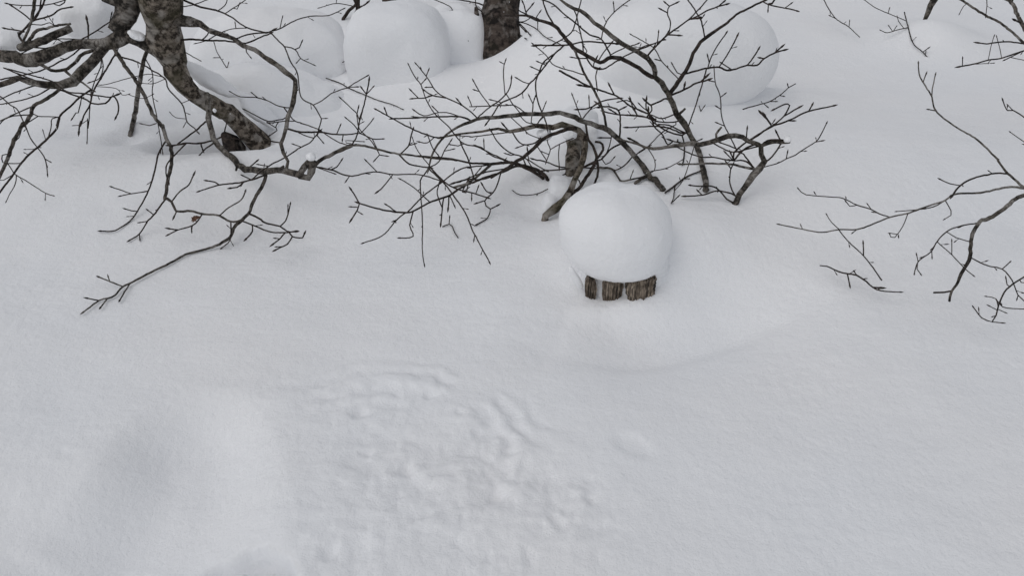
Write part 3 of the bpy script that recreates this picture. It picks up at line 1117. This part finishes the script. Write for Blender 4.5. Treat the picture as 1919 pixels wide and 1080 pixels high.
# ---- the thicket in the middle: every stem rises from the snow on its own ----------------
GT = 'stems of the middle thicket'
trace('thicket_stem', 'stem arching far left low over the snow from just behind the snow-capped stump', 'shrub', '''
B stem g 11,13,12,12,11,10,9,8,7,6,5 d=3.35,3.3,3.22,3.15,3.05,2.95,2.9,2.85,2.82,2.8 m=l : N 1155,185 1080,90 1030,20 I 1560,700 1500,650 1440,560 1380,480 1290,400 1250,360 1170,290 1080,255 960,210 860,165 760,140 640,150 500,150 350,165 240,180 130,180 60,195 0,220 G 930,135 850,190 790,260 750,340 735,400
T 4.5,4 : G 735,405 800,470 870,530 940,560 1040,585 1110,608
s 3 : G 1050,588 1063,552
s 3 : G 1022,582 1022,608
T 4,3 : G 735,410 700,460 675,500 680,620 690,790 688,960 700,1055
T 4.5,3.5 : G 730,415 830,510 900,600 980,720 1040,860 1137,1040
s 3 : G 1045,865 1040,885
s 3 : G 985,725 990,740
T 4,3 : F 1330,970 1200,890 1060,825 970,760 900,650 815,545
s 3 : F 895,640 908,605
s 3 : F 945,740 908,735
T 4,3.5 : F 1060,825 950,805 890,770
s 3.5 : F 950,805 880,825 795,830
s 3 : F 830,825 778,775
s 3.5 : F 1200,890 1170,855
T 5,4 : F 1280,1020 1180,985 980,985 790,995 620,1000
s 3 : F 860,980 800,985 
T 3 : G 1000,85 880,45 800,40 700,62 645,32
s 3 : G 800,40 770,10
T 4.5,3.5 : G 835,205 770,205 620,150 490,80 385,22
s 3.5 : G 455,58 440,25
s 3 : G 770,207 725,243 680,240
T 4,3.5 : I 60,195 90,160 170,95 250,40 H 300,800 340,740 352,675
s 3 : H 300,800 285,600 300,520
s 2.5 : H 290,540 275,530
s 3 : H 310,790 360,870 425,950
s 3 : H 170,890 90,780 40,695
s 3 : H 80,775 55,762
T 3.5,3 : H 480,940 380,890 300,888 150,893 0,900 F 1280,900 1255,835
T 3,2.6 : I 340,185 440,260 500,320 570,350
T 3 : I 420,180 480,220 550,235
T 4,3 : I 530,150 535,60 550,15
s 3 : I 535,65 510,15
s 3 : I 520,150 520,220 540,240
T 3 : I 600,150 615,125 635,75
T 5,5 : I 1260,425 1200,440 1150,490 1110,535 1060,550 980,590
s 3 : I 1130,540 1150,575 1185,560 1210,530
s 3 : I 1150,490 1180,420 1195,350
T 4,4 : I 1380,490 1350,540 1300,590 1230,625 1180,605 1080,610 970,605 860,605 750,595 650,555 550,535
T 7,5,4 : I 1080,600 1190,610 1250,680 1285,720 1400,695 1490,680
s 3 : I 1350,695 1370,655
T 8,7 blunt : I 1490,665 1450,695 1395,738
T 4,4 : I 1180,350 1150,352 1128,352
T 3 : I 1410,490 1430,470 1500,430
T 4,3 : G 735,410 800,370 840,295 875,240
s 3 : G 840,300 888,288
s 3 : G 790,335 760,280 730,205
T 3 : I 960,200 940,180 900,80 870,0
T 3.5,4 : I 950,195 1020,110 1060,70 1150,35 1250,20
s 4,4.5 : I 1110,90 1010,100 930,112
s 3 : I 1010,100 1008,30
T 5,4.5 : I 1275,365 1270,220 1255,120 1170,90 1110,90
s 4 : I 1258,118 1285,105
T 2.8 : I 1520,640 1558,625 1560,540 1510,450
T 2.8,2.5 : I 1525,640 K 180,635 320,605 440,540
T 3,3 : K 380,880 350,905 370,860 380,770
s 3 : K 350,905 398,858
T 5,4 : K 320,800 400,740 480,680 580,640
T 2.5 : K 380,800 450,710 500,570 540,440
''', GT)
trace('thicket_stem', 'upright forked stem, tallest of the thicket, its fork just below the snow dome', 'shrub', '''
B stem g 12,13,13,11,11,12,14,13,12,12,11,11,10,10,9,10,8,8,7,6 d=3.4,3.35,3.3,3.2,3.1,3.0,2.95,2.9 m=l : K 655,875 645,790 635,700 615,600 595,500 560,420 510,330 460,230 400,150 360,60 J 320,790 270,700 220,650 205,560 150,490 60,430 0,400 H 1240,340 1150,260 1050,190 970,110 880,70 780,10 740,-30
T 8,6 blunt : K 420,150 450,125 468,105
T 4,3 : K 400,140 360,160 270,190 200,165 100,130 0,80
T 5,4 k=-0.3 : K 460,330 430,310 330,270 220,255 120,258 0,265
T 4,4 : K 400,220 380,220 240,215 110,170 0,160
s 3 : K 70,160 40,125
T 5,4 : K 470,340 440,330 350,310 270,270 180,200 160,130
T 4 : K 490,330 400,280 330,245 270,240
T 5,4 m=l : K 540,390 440,395 360,378
s 6,3 blunt m=l : K 405,385 405,362
T 4,4 : K 360,405 320,410 280,330 210,260 180,180 140,100 140,45
s 3 : K 160,130 90,75
T 3 : K 400,235 390,240 270,310 150,430 60,490
T 4 : K 455,350 460,400 460,500 450,560
T 5 : K 360,55 310,20 J 240,860 180,885 145,860
s 4 : J 180,885 185,930 165,960
T 3 : K 560,380 590,370
B branch 10,9,8,8,7,6,5 m=w k=-0.1 : J 325,800 390,720 430,660 470,600 510,530 540,450 600,350 640,320 720,260 800,210 900,120 1000,70 1120,10
s 3.5 : J 1120,10 1200,45 1310,65 1395,85
s 3 : J 1310,65 1350,35
s 6,5 : J 1165,45 1200,25 1215,5
s 3 : J 1165,45 1168,70
T 4.5,3.5 : J 625,315 605,180 560,100 500,10 480,-20
s 3 : J 605,165 618,140
T 5.5,4.5 : J 460,630 580,590 660,572 750,565 820,592 900,580 990,550 1075,548 1130,495 1230,440 1285,425
s 4 : J 1225,445 1268,405
s 4 : J 1135,495 1118,490
s 4 : J 990,550 1040,490 1080,425
T 3.5,4 : J 755,562 830,450 900,318
T 3.5 : J 860,582 790,540
T 3.5,3.5 : J 660,572 680,500 730,400 810,285
s 3 : J 670,530 662,490
T 4,3.5 : J 650,575 600,750 540,940 490,1080 K 492,275
T 6,5 : J 325,812 470,750 560,700 650,675
s 5 : J 600,690 625,665
s 5 : J 455,755 460,735
T 3,2.6 : J 415,670 330,580 260,500 210,410 110,345 20,295
s 3 : J 270,515 240,505
T 3 : J 455,632 400,610 365,550
B branch 5.5,5,4,3.5 m=w k=-0.2 : J 135,490 200,410 310,300 420,220 500,160 560,100 650,0 680,-40
s 3.5 : J 330,295 345,195 318,105 335,50 380,28
s 3.5 : J 318,105 280,85
s 3.5 : J 335,50 312,30
s 4 : J 330,305 392,295
s 3 : J 225,370 243,280
s 3 : J 290,320 320,275
T 4,4 : J 490,178 580,130 650,90 740,55 800,38
s 4 : J 745,52 782,22
s 5 : J 520,172 548,155
T 3.2 : J 200,400 220,365 130,385 40,430
B branch 10,9,9,9,8,9,9,8,7,6,5 m=w k=-0.15 : J 215,655 150,630 80,570 0,530 H 1270,490 1200,480 1100,525 1060,510 970,455 900,420 850,375 790,300 720,220 640,180 560,165 480,130 340,130
T 4.5 : H 855,370 960,350 1060,352 1150,362 1220,365
T 4.5,5 : H 845,380 750,382 580,380
T 5,4 : H 720,220 660,120 625,30 615,-20
T 6,6.5,7 k=0.1 : H 870,400 920,500 970,620 1050,760 1110,890 1140,980 1150,1080 I 1155,275
s 4 : H 1130,900 1085,880
T 4,3.5 : H 690,375 780,330 860,270 890,190 910,120 940,0
T 4,3.5 : H 960,450 950,340 920,220 900,120 885,90
T 4.5,4 : H 1190,465 1110,330 1010,290 890,190 790,110 700,30 630,0
T 3.5,3 : H 1110,330 1130,240 1160,170 1220,100 1290,40 1370,-15
s 3 : H 1218,100 1215,40
T 3.5 : H 1090,500 1130,440 1190,370
T 4.5,3.5 : H 970,460 1010,530 1060,575 1130,580 1200,540 1290,480 1400,430 1500,390 1620,340
s 3.5 : H 1120,550 1045,560 1060,510
T 3.5 : H 1085,560 1065,640 1075,740
T 3.2 : H 1200,455 1290,410 1410,370
s 3 : H 975,455 990,430 972,402
T 4,3 : H 990,490 930,490 880,485
T 5,4 : H 800,392 720,450 640,550 560,650 500,710 440,785 340,835 260,870 200,960 150,1030
s 3 : H 500,700 450,690 410,665
s 3 : H 270,865 195,845
s 3 : H 620,530 590,525
s 3 : H 590,592 540,572
T 4.5,4 : H 720,455 660,490 620,530 590,600 560,680 560,780 590,900 630,990 650,1060
T 3 : H 970,640 870,600 780,575 700,540 640,460 540,375
B branch 4,4.5,5,6 m=w k=-0.1 : K 225,205 170,160 90,120 0,80 H 1240,810 1100,760 1000,725 870,655 755,595
s 4 : H 1225,800 1190,740
s 5 : H 1020,735 955,723
s 3.5 : H 1380,890 1360,850
s 4 : K 60,105 20,55
T 3 : I 1380,60 1330,35 1270,45
T 4 : I 1560,190 1500,180 1380,165 1250,155 1150,135
s 4 : I 1215,180 1250,155 1205,125
s 3.5 : I 1420,160 1395,120
T 5 : K 100,400 60,392 20,370
''', GT)
trace('thicket_stem', 'short leaning stem at the right of the thicket that arches back left', 'shrub', '''
B stem g 12,13,12,14,17,12,10,10,11,12,12,11,10,8,7,7,6,5 d=3.05,3.02,3.0,2.98,2.95,2.92,2.92,2.92,2.9,2.9 m=l : K 830,985 890,890 970,770 1040,670 1090,610 1130,550 1110,490 1105,430 1080,412 1000,380 950,350 890,330 830,340 750,370 600,410 540,400 430,410 320,430 200,445 130,430 60,400 0,385 I 1270,365
T 5,4.5 : K 1130,580 1200,510 1270,410 1300,380
T 8,7.5,7 blunt : K 1100,412 1125,412 1200,390 1280,388 1350,387
T 6,5 : K 1110,405 1160,375 1230,365 1300,372
s 4 : K 1270,360 1245,320
T 6,5,4 k=-0.1 : K 1060,405 980,440 930,480 880,540 880,480 920,440 980,390 1060,340 1190,255
T 6,5,4 : K 1000,385 1080,330 1190,260 1340,205 1500,130 1700,85
s 4 : K 1510,130 1530,90
s 3.5 : K 1330,205 1362,208
T 4.5,4 : K 1200,250 1300,170 1350,80 1330,65 1290,75 1230,105
s 4 : K 1300,170 1410,105
s 5 : K 1190,255 1150,180
s 5 : K 1160,200 1120,155
s 3 : K 1195,245 1208,225
T 4 : K 1090,430 1000,445 930,465 850,470 780,440 710,400
T 3.5 : K 890,430 840,420 785,400
T 3.5 : K 980,380 990,290
T 3.5,2.8 : K 900,440 850,350 800,250 770,140 J 765,820 720,690 712,580
s 3 : J 765,820 795,797
s 3 : J 718,690 685,682
s 3 : J 768,920 745,905
s 3 : K 795,255 752,232
T 3.2,3 : K 1115,620 1240,570 1320,530 1400,495 1480,440 1570,385 1610,330 1655,240
s 3 : K 1570,390 1605,380
s 3 : K 1320,530 1328,490
T 4.5,4 : K 1065,615 1050,610 960,490 940,480
T 7,6,5,4.5 : K 1065,620 950,595 870,575 760,570 600,572 440,575
T 5,4,4,3.5 : K 1050,605 1010,570 960,545 880,545 800,535 700,515 600,515 500,480 410,435
s 3.5 : K 870,540 820,490
s 3.5 : K 880,540 860,500
s 3.5 : K 865,590 850,540
T 4.5,4 : K 880,905 820,870 760,800 690,760 600,762 525,755
T 4.5,4 : K 890,840 860,825 740,800 620,835 490,845
s 3.5 : K 610,830 590,815
T 4.5,3.5 : K 890,840 845,740 850,620 865,590
s 3.5 : K 850,610 830,580
T 6,7,5 blunt m=l : K 730,345 728,320 750,290 775,260
''', GT)
trace('thicket_stem', 'pair of thin stems rising from snow left of the bent trunk and sweeping left', 'shrub', '''
B stem g 8,8,7,7,6,5,5,4 d=3.4,3.3,3.2,3.1,3.05,3.0 m=w : I 680,775 650,690 560,620 440,585 340,560 200,570 60,568 G 1000,377 870,350 760,340 690,334
B stem g 7,7,6,6,5,5,4 d=3.38,3.25,3.1,2.95,2.85,2.75,2.75 m=w : I 665,765 600,680 500,620 400,590 280,640 150,680 0,740 G 1000,520 920,565 870,600 740,645 640,700 575,715 450,702 330,672 265,652
s 4 : G 265,652 215,570
s 4 : G 265,652 250,700 220,748
s 3 : G 252,678 222,677
s 3 : G 250,705 268,716
T 4,3.5 : G 510,705 455,668
T 3.5,3 : G 740,645 630,545 552,495
T 4,3.5 : G 630,705 605,800 628,875 550,887
T 4,3 : G 580,715 515,765 420,870 300,917
s 3 : G 520,763 505,768
T 4 : G 590,710 700,600 820,510 950,420 1080,400 1290,378
T 4 : G 870,600 835,610 815,780
s 3.5 : G 815,690 790,590 800,530
T 4,3.5 : G 1220,440 1180,560 1110,635 1120,670 1148,690 1130,750 1070,788
s 3.5 : G 1148,580 1120,570 1100,538
s 3.5 : G 1110,635 1070,647
s 3.5 : G 1148,690 1183,673
T 7,6 : G 1150,400 1060,470 980,520 900,545
T 4.5 : G 1200,455 1100,490 1000,490 920,510
s 4 : G 1000,490 960,575 985,580 1000,510
T 4 : G 1290,400 1100,445 960,500
T 4 : G 1040,490 1000,360 955,260
T 3 : G 1020,490 1070,430
T 4,3 : G 1290,375 1150,315 1060,270 970,250 900,180 F 1090,1075 960,950 890,830 850,715 800,650 750,555
s 3 : F 850,710 875,682
s 3 : G 1110,290 1105,245
s 3 : G 970,252 930,265 890,258
T 4,3 : G 1290,365 1160,330 1090,275 1060,265
T 4 : G 870,600 865,670 
T 3.5 : G 875,600 900,655
T 3,2.5 : G 740,400 660,300 625,218
T 3,2.6 : I 670,820 560,828 430,835 380,810
T 4,3.5 : I 480,590 440,510 380,495 300,450 230,380 190,310
s 3 : I 380,495 345,500 318,490
T 3.5 : I 420,520 500,540 560,580 640,625
T 3.5 : I 490,560 495,510 490,470
T 3 : I 480,540 520,590 540,615
''', GT)
trace('bent_trunk', 'mottled young trunk bent double, half buried left of the snow-capped stump', 'shrub', '''
B trunk g 16,19,16,14,13,13,13,13,14,12,10,9,7,6,6,5,5 d=3.12,3.1,3.1,3.12,3.15,3.15,3.12,3.1,3.08,3.05,3.0,2.95 m=t : I 640,1010 720,950 800,880 850,800 890,700 930,620 960,520 975,420 970,340 920,290 860,265 780,240 700,265 560,250 450,280 340,300 240,275 100,300 0,310 G 930,185 830,205
T 4 : I 360,320 420,390 475,410 560,390 600,350
s 3 : I 470,410 420,428
T 4 : I 340,300 300,260
T 3.5 : I 560,250 615,175 665,160
s 3 : I 640,245 620,180 580,150
T 3.5,3 : I 520,255 380,300 200,320 100,335 0,345 G 1030,203 930,195
B branch 9,8,8,8,7,6 m=w d=3.12,3.1,3.08,3.0 : I 900,270 830,280 730,310 640,350 580,400 500,480 430,530 370,570 280,630 180,690
T 3 : I 650,345 660,400 680,450 650,545
s 3 : I 690,450 770,400 850,365
s 3 : I 760,410 750,500 755,590
s 3 : I 650,545 620,500 575,430
s 2.6 : I 660,490 625,475
T 5,4 : I 600,630 700,625 800,615
B branch g 8,8,7,6 m=w d=3.2,3.18,3.15,3.1 : I 870,825 930,770 1000,660 1050,580 1070,520 1040,420 1000,370 990,300 980,240
T 6,7,6 m=w : I 1080,545 1110,480 1130,430 1100,390 1060,385
T 7,6 in m=w k=0.3 : I 1075,545 1085,600 1075,680 1040,770
T 6,4 : I 1060,560 990,590 930,600
T 3.5 : I 945,760 925,715 900,690
T 3 : I 960,600 945,540 
''', GT)
bt = trace('broken_trunk', 'short broken trunk with speckled bark standing under a lump of snow', 'tree stump', '''
B trunk g 20,24,28,30,29 blunt d=3.35,3.35,3.36,3.38 m=t : I 850,700 862,600 880,480 892,380 898,300
T stub 5,3 k=0 : I 860,640 800,660 745,688
''')
# loose twig ends sticking out of the snow, each on its own
trace('twig', 'thin straight twig rising from the snow right of the big snow dome', 'twig', '''
B twig 3.4,3,2.6 nobud d=3.45,3.6,3.75 : J 955,920 1080,885 1180,855 1270,800 1340,740 1400,705
s 2.6 : J 1180,855 1220,855
s 2.6 : J 1130,880 1150,890
s 2.6 : J 1340,740 1335,722
s 2.4 : J 1260,800 1285,808
''')
trace('twig', 'short dark twig end in the snow just above the stump cap', 'twig', '''
B twig 4.5,4 nobud : N 935,90 950,118 970,140
''')
trace('twig', 'tiny dark twig end lying beside the foot of the far-arching stem', 'twig', '''
B twig 4,4 nobud : N 1010,175 1030,174 1047,177
''')
trace('twig', 'small forked twig half buried in snow below the twiggy thicket ends', 'twig', '''
B twig 3.4,3,3 nobud : G 825,810 870,793 890,805 905,845 930,885
s 3 : G 870,793 873,757
''')
trace('twig', 'fine twig lying against the large left snow mound', 'twig', '''
B twig 2.8,2.4,2.2 : C 575,590 490,455 460,372
s 2.2 : C 500,490 475,485
s 2.2 : C 565,575 575,540
''')
trace('twig', 'long fine twig on the snow between the left mound and the thicket', 'twig', '''
B twig 3.2,2.8,2.2 : F 50,658 180,705 240,740 380,800 490,845 610,880 690,918
''')
trace('twig', 'very short twig lying on the right side of the large left mound', 'twig', '''
B twig 2.4,2.4 nobud : F 180,528 220,510 260,482
''')
trace('twig', 'tiny V-shaped twig tip in the snow left of the tall shoot', 'twig', '''
B twig 2.6,2.4 nobud : J 600,938 585,890
s 2.4 : J 600,938 620,910
''')

# ------------------------------------------------------------------ snow caught on wood
GS = 'snow lumps caught on wood'
blob('snow_lump', 176, 30, 3.62, 54, 44, 0.13, 'big snow lump lodged on the limbs at top left', 'snow', GS, seed=11, rough=0.16, solid=False, sub=4, power=2.3)
blob('snow_lump', 12, 78, 3.50, 30, 20, 0.09, 'snow lump on the limb at the left edge', 'snow', GS, seed=12, rough=0.16, solid=False, sub=4)
blob('snow_lump', 256, 66, 3.30, 17, 7, 0.03, 'small snow pocket in the crook of the trunk', 'snow', GS, seed=13, rough=0.2, solid=False, sub=4, tilt=-0.4)
blob('snow_lump', 583, 294, 3.06, 9, 8, 0.018, 'small snow tuft on the knotted branch end', 'snow', GS, seed=14, rough=0.2, solid=False, sub=4)
blob('snow_lump', 394, 150, 3.64, 56, 14, 0.07, 'snow strip on the upper side of the leaning trunk', 'snow', GS, seed=15, rough=0.22, solid=False, sub=5, tilt=-0.62)
blob('snow_lump', 482, 205, 3.80, 46, 14, 0.07, 'snow strip on the leaning trunk just above where it meets the ground', 'snow', GS, seed=25, rough=0.22, solid=False, sub=5, tilt=-0.80)
blob('snow_lump', 118, 82, 3.48, 22, 7, 0.03, 'thin snow ridge on the thick limb at top left', 'snow', GS, seed=26, rough=0.25, solid=False, sub=4, tilt=0.25)
blob('snow_lump', 402, 207, 3.40, 3, 4, 0.01, 'small snow pat between the leaning trunk and its banded low limb', 'snow', GS, seed=27, rough=0.25, solid=False, sub=3)
blob('snow_lump', 1476, 261, 2.90, 7, 6, 0.014, 'tiny snow tuft on the cut branch end at the right of the thicket', 'snow', GS, seed=16, rough=0.2, solid=False, sub=3)
blob('snow_lump', 1084, 230, 3.42, 38, 27, 0.09, 'snow cap on the broken trunk', 'snow', GS, seed=17, rough=0.12, solid=False, sub=4, power=2.4)
blob('snow_lump', 1110, 246, 3.36, 11, 22, 0.04, 'snow flap hanging at the right side of the broken trunk', 'snow', GS, seed=18, rough=0.14, solid=False, sub=4, power=3)
blob('snow_lump', 1068, 250, 3.30, 13, 9, 0.04, 'snow pad on the front of the broken trunk top', 'snow', GS, seed=21, rough=0.16, solid=False, sub=4, power=2.6)
blob('snow_lump', 1020, 252, 3.14, 13, 11, 0.03, 'snow scrap hanging on the sweeping branch', 'snow', GS, seed=19, rough=0.25, solid=False, sub=4, power=3, tilt=0.5)
blob('snow_lump', 1050, 358, 3.22, 21, 25, 0.07, 'square snow block leaning on the bent trunk', 'snow', GS, seed=20, rough=0.14, solid=False, sub=4, power=3.2, tilt=-0.1)
blob('snow_lump', 1029, 382, 3.18, 13, 18, 0.05, 'low snow block against the foot of the bent trunk', 'snow', GS, seed=22, rough=0.14, solid=False, sub=4, power=3, tilt=-0.2)

# ------------------------------------------------------------------ stump with its snow cap
sg = float(h_base(np.array([STUMP[0]]), np.array([STUMP[1]]))[0])
SD = march(1160, 556, h_base)
SX, SY = STUMP
px2m = SD / FPX
st = empty('tree_stump', (SX, SY + 0.11, sg - 0.05))
tag(st, 'low weathered stump with three bare wood faces under a thick snow cap', 'tree stump')
bpy.context.view_layer.update()
CX, CY = SX + 0.0, SY + 0.122
SR = 0.128


def stump_core():
    bm = bmesh.new()
    bmesh.ops.create_cone(bm, cap_ends=True, segments=40, radius1=0.088, radius2=0.082, depth=0.20)
    bmesh.ops.subdivide_edges(bm, edges=[e for e in bm.edges if abs(e.verts[0].co.z - e.verts[1].co.z) > 0.1], cuts=6)
    for v in bm.verts:
        a = math.atan2(v.co.y, v.co.x)
        k = 1 + 0.05 * mnoise.noise(Vector((math.cos(a) * 3, math.sin(a) * 3, v.co.z * 2)))
        v.co.x *= k
        v.co.y *= k
    me = bpy.data.meshes.new('core')
    bm.to_mesh(me)
    bm.free()
    o = link('core', me, WOOD, st)
    o.matrix_parent_inverse.identity()
    o.location = (CX - st.location.x, CY - st.location.y, 0.09)


stump_core()


def wood_face(x0, x1, y0, y1, seed, turn, bulge, tl=0.3, tr=0.3):
    """a rounded stave of the stump: pixel box on the front of the stump, with ragged outline and grain grooves"""
    d = march((x0 + x1) / 2, y1, h_base) + bulge * 0.8 - (0.034 if tr == 0.42 else 0.022)
    a, b = P(x0, y1, d), P(x1, y0, d)
    w, h = (b.x - a.x), (y1 - y0) * d / FPX / CP + 0.03
    cx, zb = (a.x + b.x) / 2, a.z - 0.03
    n, m, dep = 44, 22, 0.035
    V, F = [], []
    r = random.Random(seed)
    groove = [r.uniform(-1, 1) for _ in range(n + 1)]
    for layer in (0, 1):
        for j in range(m + 1):
            for i in range(n + 1):
                u, v = i / n * 2 - 1, j / m
                rag = 0.12 * mnoise.noise(Vector((seed, v * 5, u > 0))) + 0.06 * mnoise.noise(Vector((seed + 5, v * 15, u > 0)))
                vv = min(1, max(0.0, (v * h - 0.03) / (h - 0.03)))
                side = 1 - (tl if u < 0 else tr) * abs(vv * 2 - 1) ** 2.2 * (1.0 if vv > 0.5 else 0.35) + rag
                x = u * w / 2 * side
                top = 0.012 * mnoise.noise(Vector((seed + 9, u * 3, 0))) + 0.010 * mnoise.noise(Vector((seed + 9, u * 11, 0)))
                z = v * (h + top) - 0.012 * (1 - v) * mnoise.noise(Vector((seed + 2, u * 4, 3)))
                yb = -bulge * (1 - u * u) ** 0.7
                if layer == 0:
                    g = groove[i] * 0.0026 + 0.007 * mnoise.noise(Vector((u * 7 + seed, v * 1.5, 0))) + 0.004 * mnoise.noise(Vector((u * 3 + seed, v * 6, 4)))
                    edge = min(1, (1 - abs(u)) * 7) * min(1, (1 - v) * 7 + 0.2)
                    y = yb * (0.4 + 0.6 * edge) + g
                else:
                    y = dep
                    x *= 0.9
                V.append((x, y + x * turn, z))
    N = (n + 1) * (m + 1)
    for j in range(m):
        for i in range(n):
            q = j * (n + 1) + i
            F.append((q, q + 1, q + n + 2, q + n + 1))
            F.append((N + q, N + q + n + 1, N + q + n + 2, N + q + 1))
    for i in range(n):
        q = i
        F.append((q, N + q, N + q + 1, q + 1))
        q = m * (n + 1) + i
        F.append((q, q + 1, N + q + 1, N + q))
    for j in range(m):
        q = j * (n + 1)
        F.append((q, q + n + 1, N + q + n + 1, N + q))
        q += n
        F.append((q, N + q, N + q + n + 1, q + n + 1))
    me = bpy.data.meshes.new('wood_face')
    me.from_pydata(V, [], F)
    o = link('wood_face', me, WOOD, st)
    o.matrix_parent_inverse.identity()
    o.location = (cx - st.location.x, a.y - st.location.y, zb - st.location.z)


wood_face(1096, 1117, 525, 557, 3, -0.6, 0.008, 0.35, 0.65)
wood_face(1127, 1166, 519, 557, 8, -0.1, 0.012, 0.35, 0.42)
wood_face(1170, 1227, 521, 557, 14, 0.12, 0.014, 0.55, 0.08)


def stump_snow():
    """one cap: a tall rounded dome that narrows to a plastered skirt round the wood"""
    zb = P(1160, 562, SD).z
    V, F = [], []
    prof = [(-0.05, 0.135), (0.0, 0.122), (0.03, 0.123), (0.075, 0.121), (0.095, 0.126), (0.115, 0.148), (0.145, 0.180), (0.18, 0.196), (0.225, 0.202),
            (0.275, 0.199), (0.32, 0.186), (0.357, 0.162), (0.386, 0.128), (0.402, 0.090), (0.410, 0.050), (0.413, 0.022), (0.4135, 0.0)]
    hs = np.array([p[0] for p in prof]); rs = np.array([p[1] for p in prof])
    q = smooth_poly(prof, 8)
    hs = np.array([a[0] for a in q]); rs = np.maximum(0, np.array([a[1] for a in q]))
    L = np.concatenate([[0], np.cumsum(np.hypot(np.diff(hs), np.diff(rs)))])
    M, N = 110, 120
    for j in range(M + 1):
        t = L[-1] * j / M
        z, r = np.interp(t, L, hs), np.interp(t, L, rs)
        for i in range(N):
            a = 2 * math.pi * i / N
            ca, sa = math.cos(a), math.sin(a)
            q = Vector((ca * r, sa * r, z))
            k = 1 + 0.035 * mnoise.noise(q * 5 + Vector((3, 1, 7))) + (0.12 * mnoise.noise(q * 3.5 + Vector((9, 4, 2))) if z > 0.12 else 0) + 0.022 * mnoise.noise(q * 13) + 0.008 * mnoise.noise(q * 40)
            low = 1 - min(1, max(0, (z - 0.07) / 0.09))
            rr = r * k
            # the right and back flanks spread out into the drift
            if low > 0: rr += low * (0.12 * max(0, ca * 0.95 + sa * 0.1) ** 2 + 0.06 * max(0, sa)) + low * 0.010 * mnoise.noise(q * 22)
            x = CX - 0.004 + ca * rr - 0.028 * z / 0.4 + 0.012
            y = CY + sa * rr * 0.92
            V.append((x, y, zb - 0.02 + z * (1 + 0.05 * min(1, r / 0.12) * mnoise.noise(Vector((ca, sa, 2))))))
    for j in range(M):
        for i in range(N):
            k = (i + 1) % N
            F.append((j * N + i, j * N + k, (j + 1) * N + k, (j + 1) * N + i))
    me = bpy.data.meshes.new('snow_ball')
    me.from_pydata(V, [], F)
    o = link('snow_ball', me, SNOW)
    tag(o, 'tall ball-shaped snow cap sitting on the low stump', 'snow')


stump_snow()
blob('snow_flap', 1079, 522, SD - 0.01, 7, 27, 0.014, 'thin curled snow slab leaning at the left side of the stump', 'snow', seed=31, rough=0.12, solid=False, sub=4, power=2.6, tilt=0.5)

# ------------------------------------------------------------------ dead leaf and falling flakes
def dead_leaf():
    c = P(369, 410, 2.93)
    V, F = [], []
    n, m = 14, 6
    for side in (0, 1):
        for j in range(n + 1):
            t = j / n
            w = 0.0105 * math.sin(math.pi * min(1, t * 0.97 + 0.03)) ** 0.8
            for i in range(m + 1):
                u = i / m * 2 - 1
                x = (t - 0.5) * 0.052
                y = u * w * (1 + 0.2 * math.sin(t * 25))
                z = 0.006 * u * u + 0.008 * math.sin(t * 3.0) + 0.003 * math.sin(t * 14 + u * 3) - side * 0.0006
                V.append((x, y, z))
    N = (n + 1) * (m + 1)
    for j in range(n):
        for i in range(m):
            q = j * (m + 1) + i
            F.append((q, q + 1, q + m + 2, q + m + 1))
            F.append((N + q, N + q + m + 1, N + q + m + 2, N + q + 1))
    me = bpy.data.meshes.new('dead_leaf')
    me.from_pydata(V, [], F)
    o = link('dead_leaf', me, LEAF)
    o.location = c
    o.rotation_euler = (R(62), R(-32), R(-12))
    tag(o, 'shrivelled brown leaf hanging on a twig of the leaning tree', 'leaf')


dead_leaf()


def flakes():
    V, F = [], []
    r = random.Random(5)
    for k in range(110):
        c = P(r.uniform(-60, 1980), r.uniform(-60, 420), r.uniform(1.6, 3.6))
        s = r.uniform(0.0010, 0.0021)
        b = len(V)
        for d in ((1, 0, 0), (-1, 0, 0), (0, 1, 0), (0, -1, 0), (0, 0, 1), (0, 0, -1)):
            V.append((c.x + d[0] * s * r.uniform(.6, 1.3), c.y + d[1] * s * r.uniform(.6, 1.3), c.z + d[2] * s * r.uniform(.6, 1.3)))
        for f in ((0, 2, 4), (2, 1, 4), (1, 3, 4), (3, 0, 4), (2, 0, 5), (1, 2, 5), (3, 1, 5), (0, 3, 5)):
            F.append(tuple(b + q for q in f))
    me = bpy.data.meshes.new('falling_snow')
    me.from_pydata(V, [], F)
    o = link('falling_snow', me, SNOW)
    tag(o, 'sparse fine snowflakes falling in front of the trees', 'snowflakes', kind='stuff')


flakes()
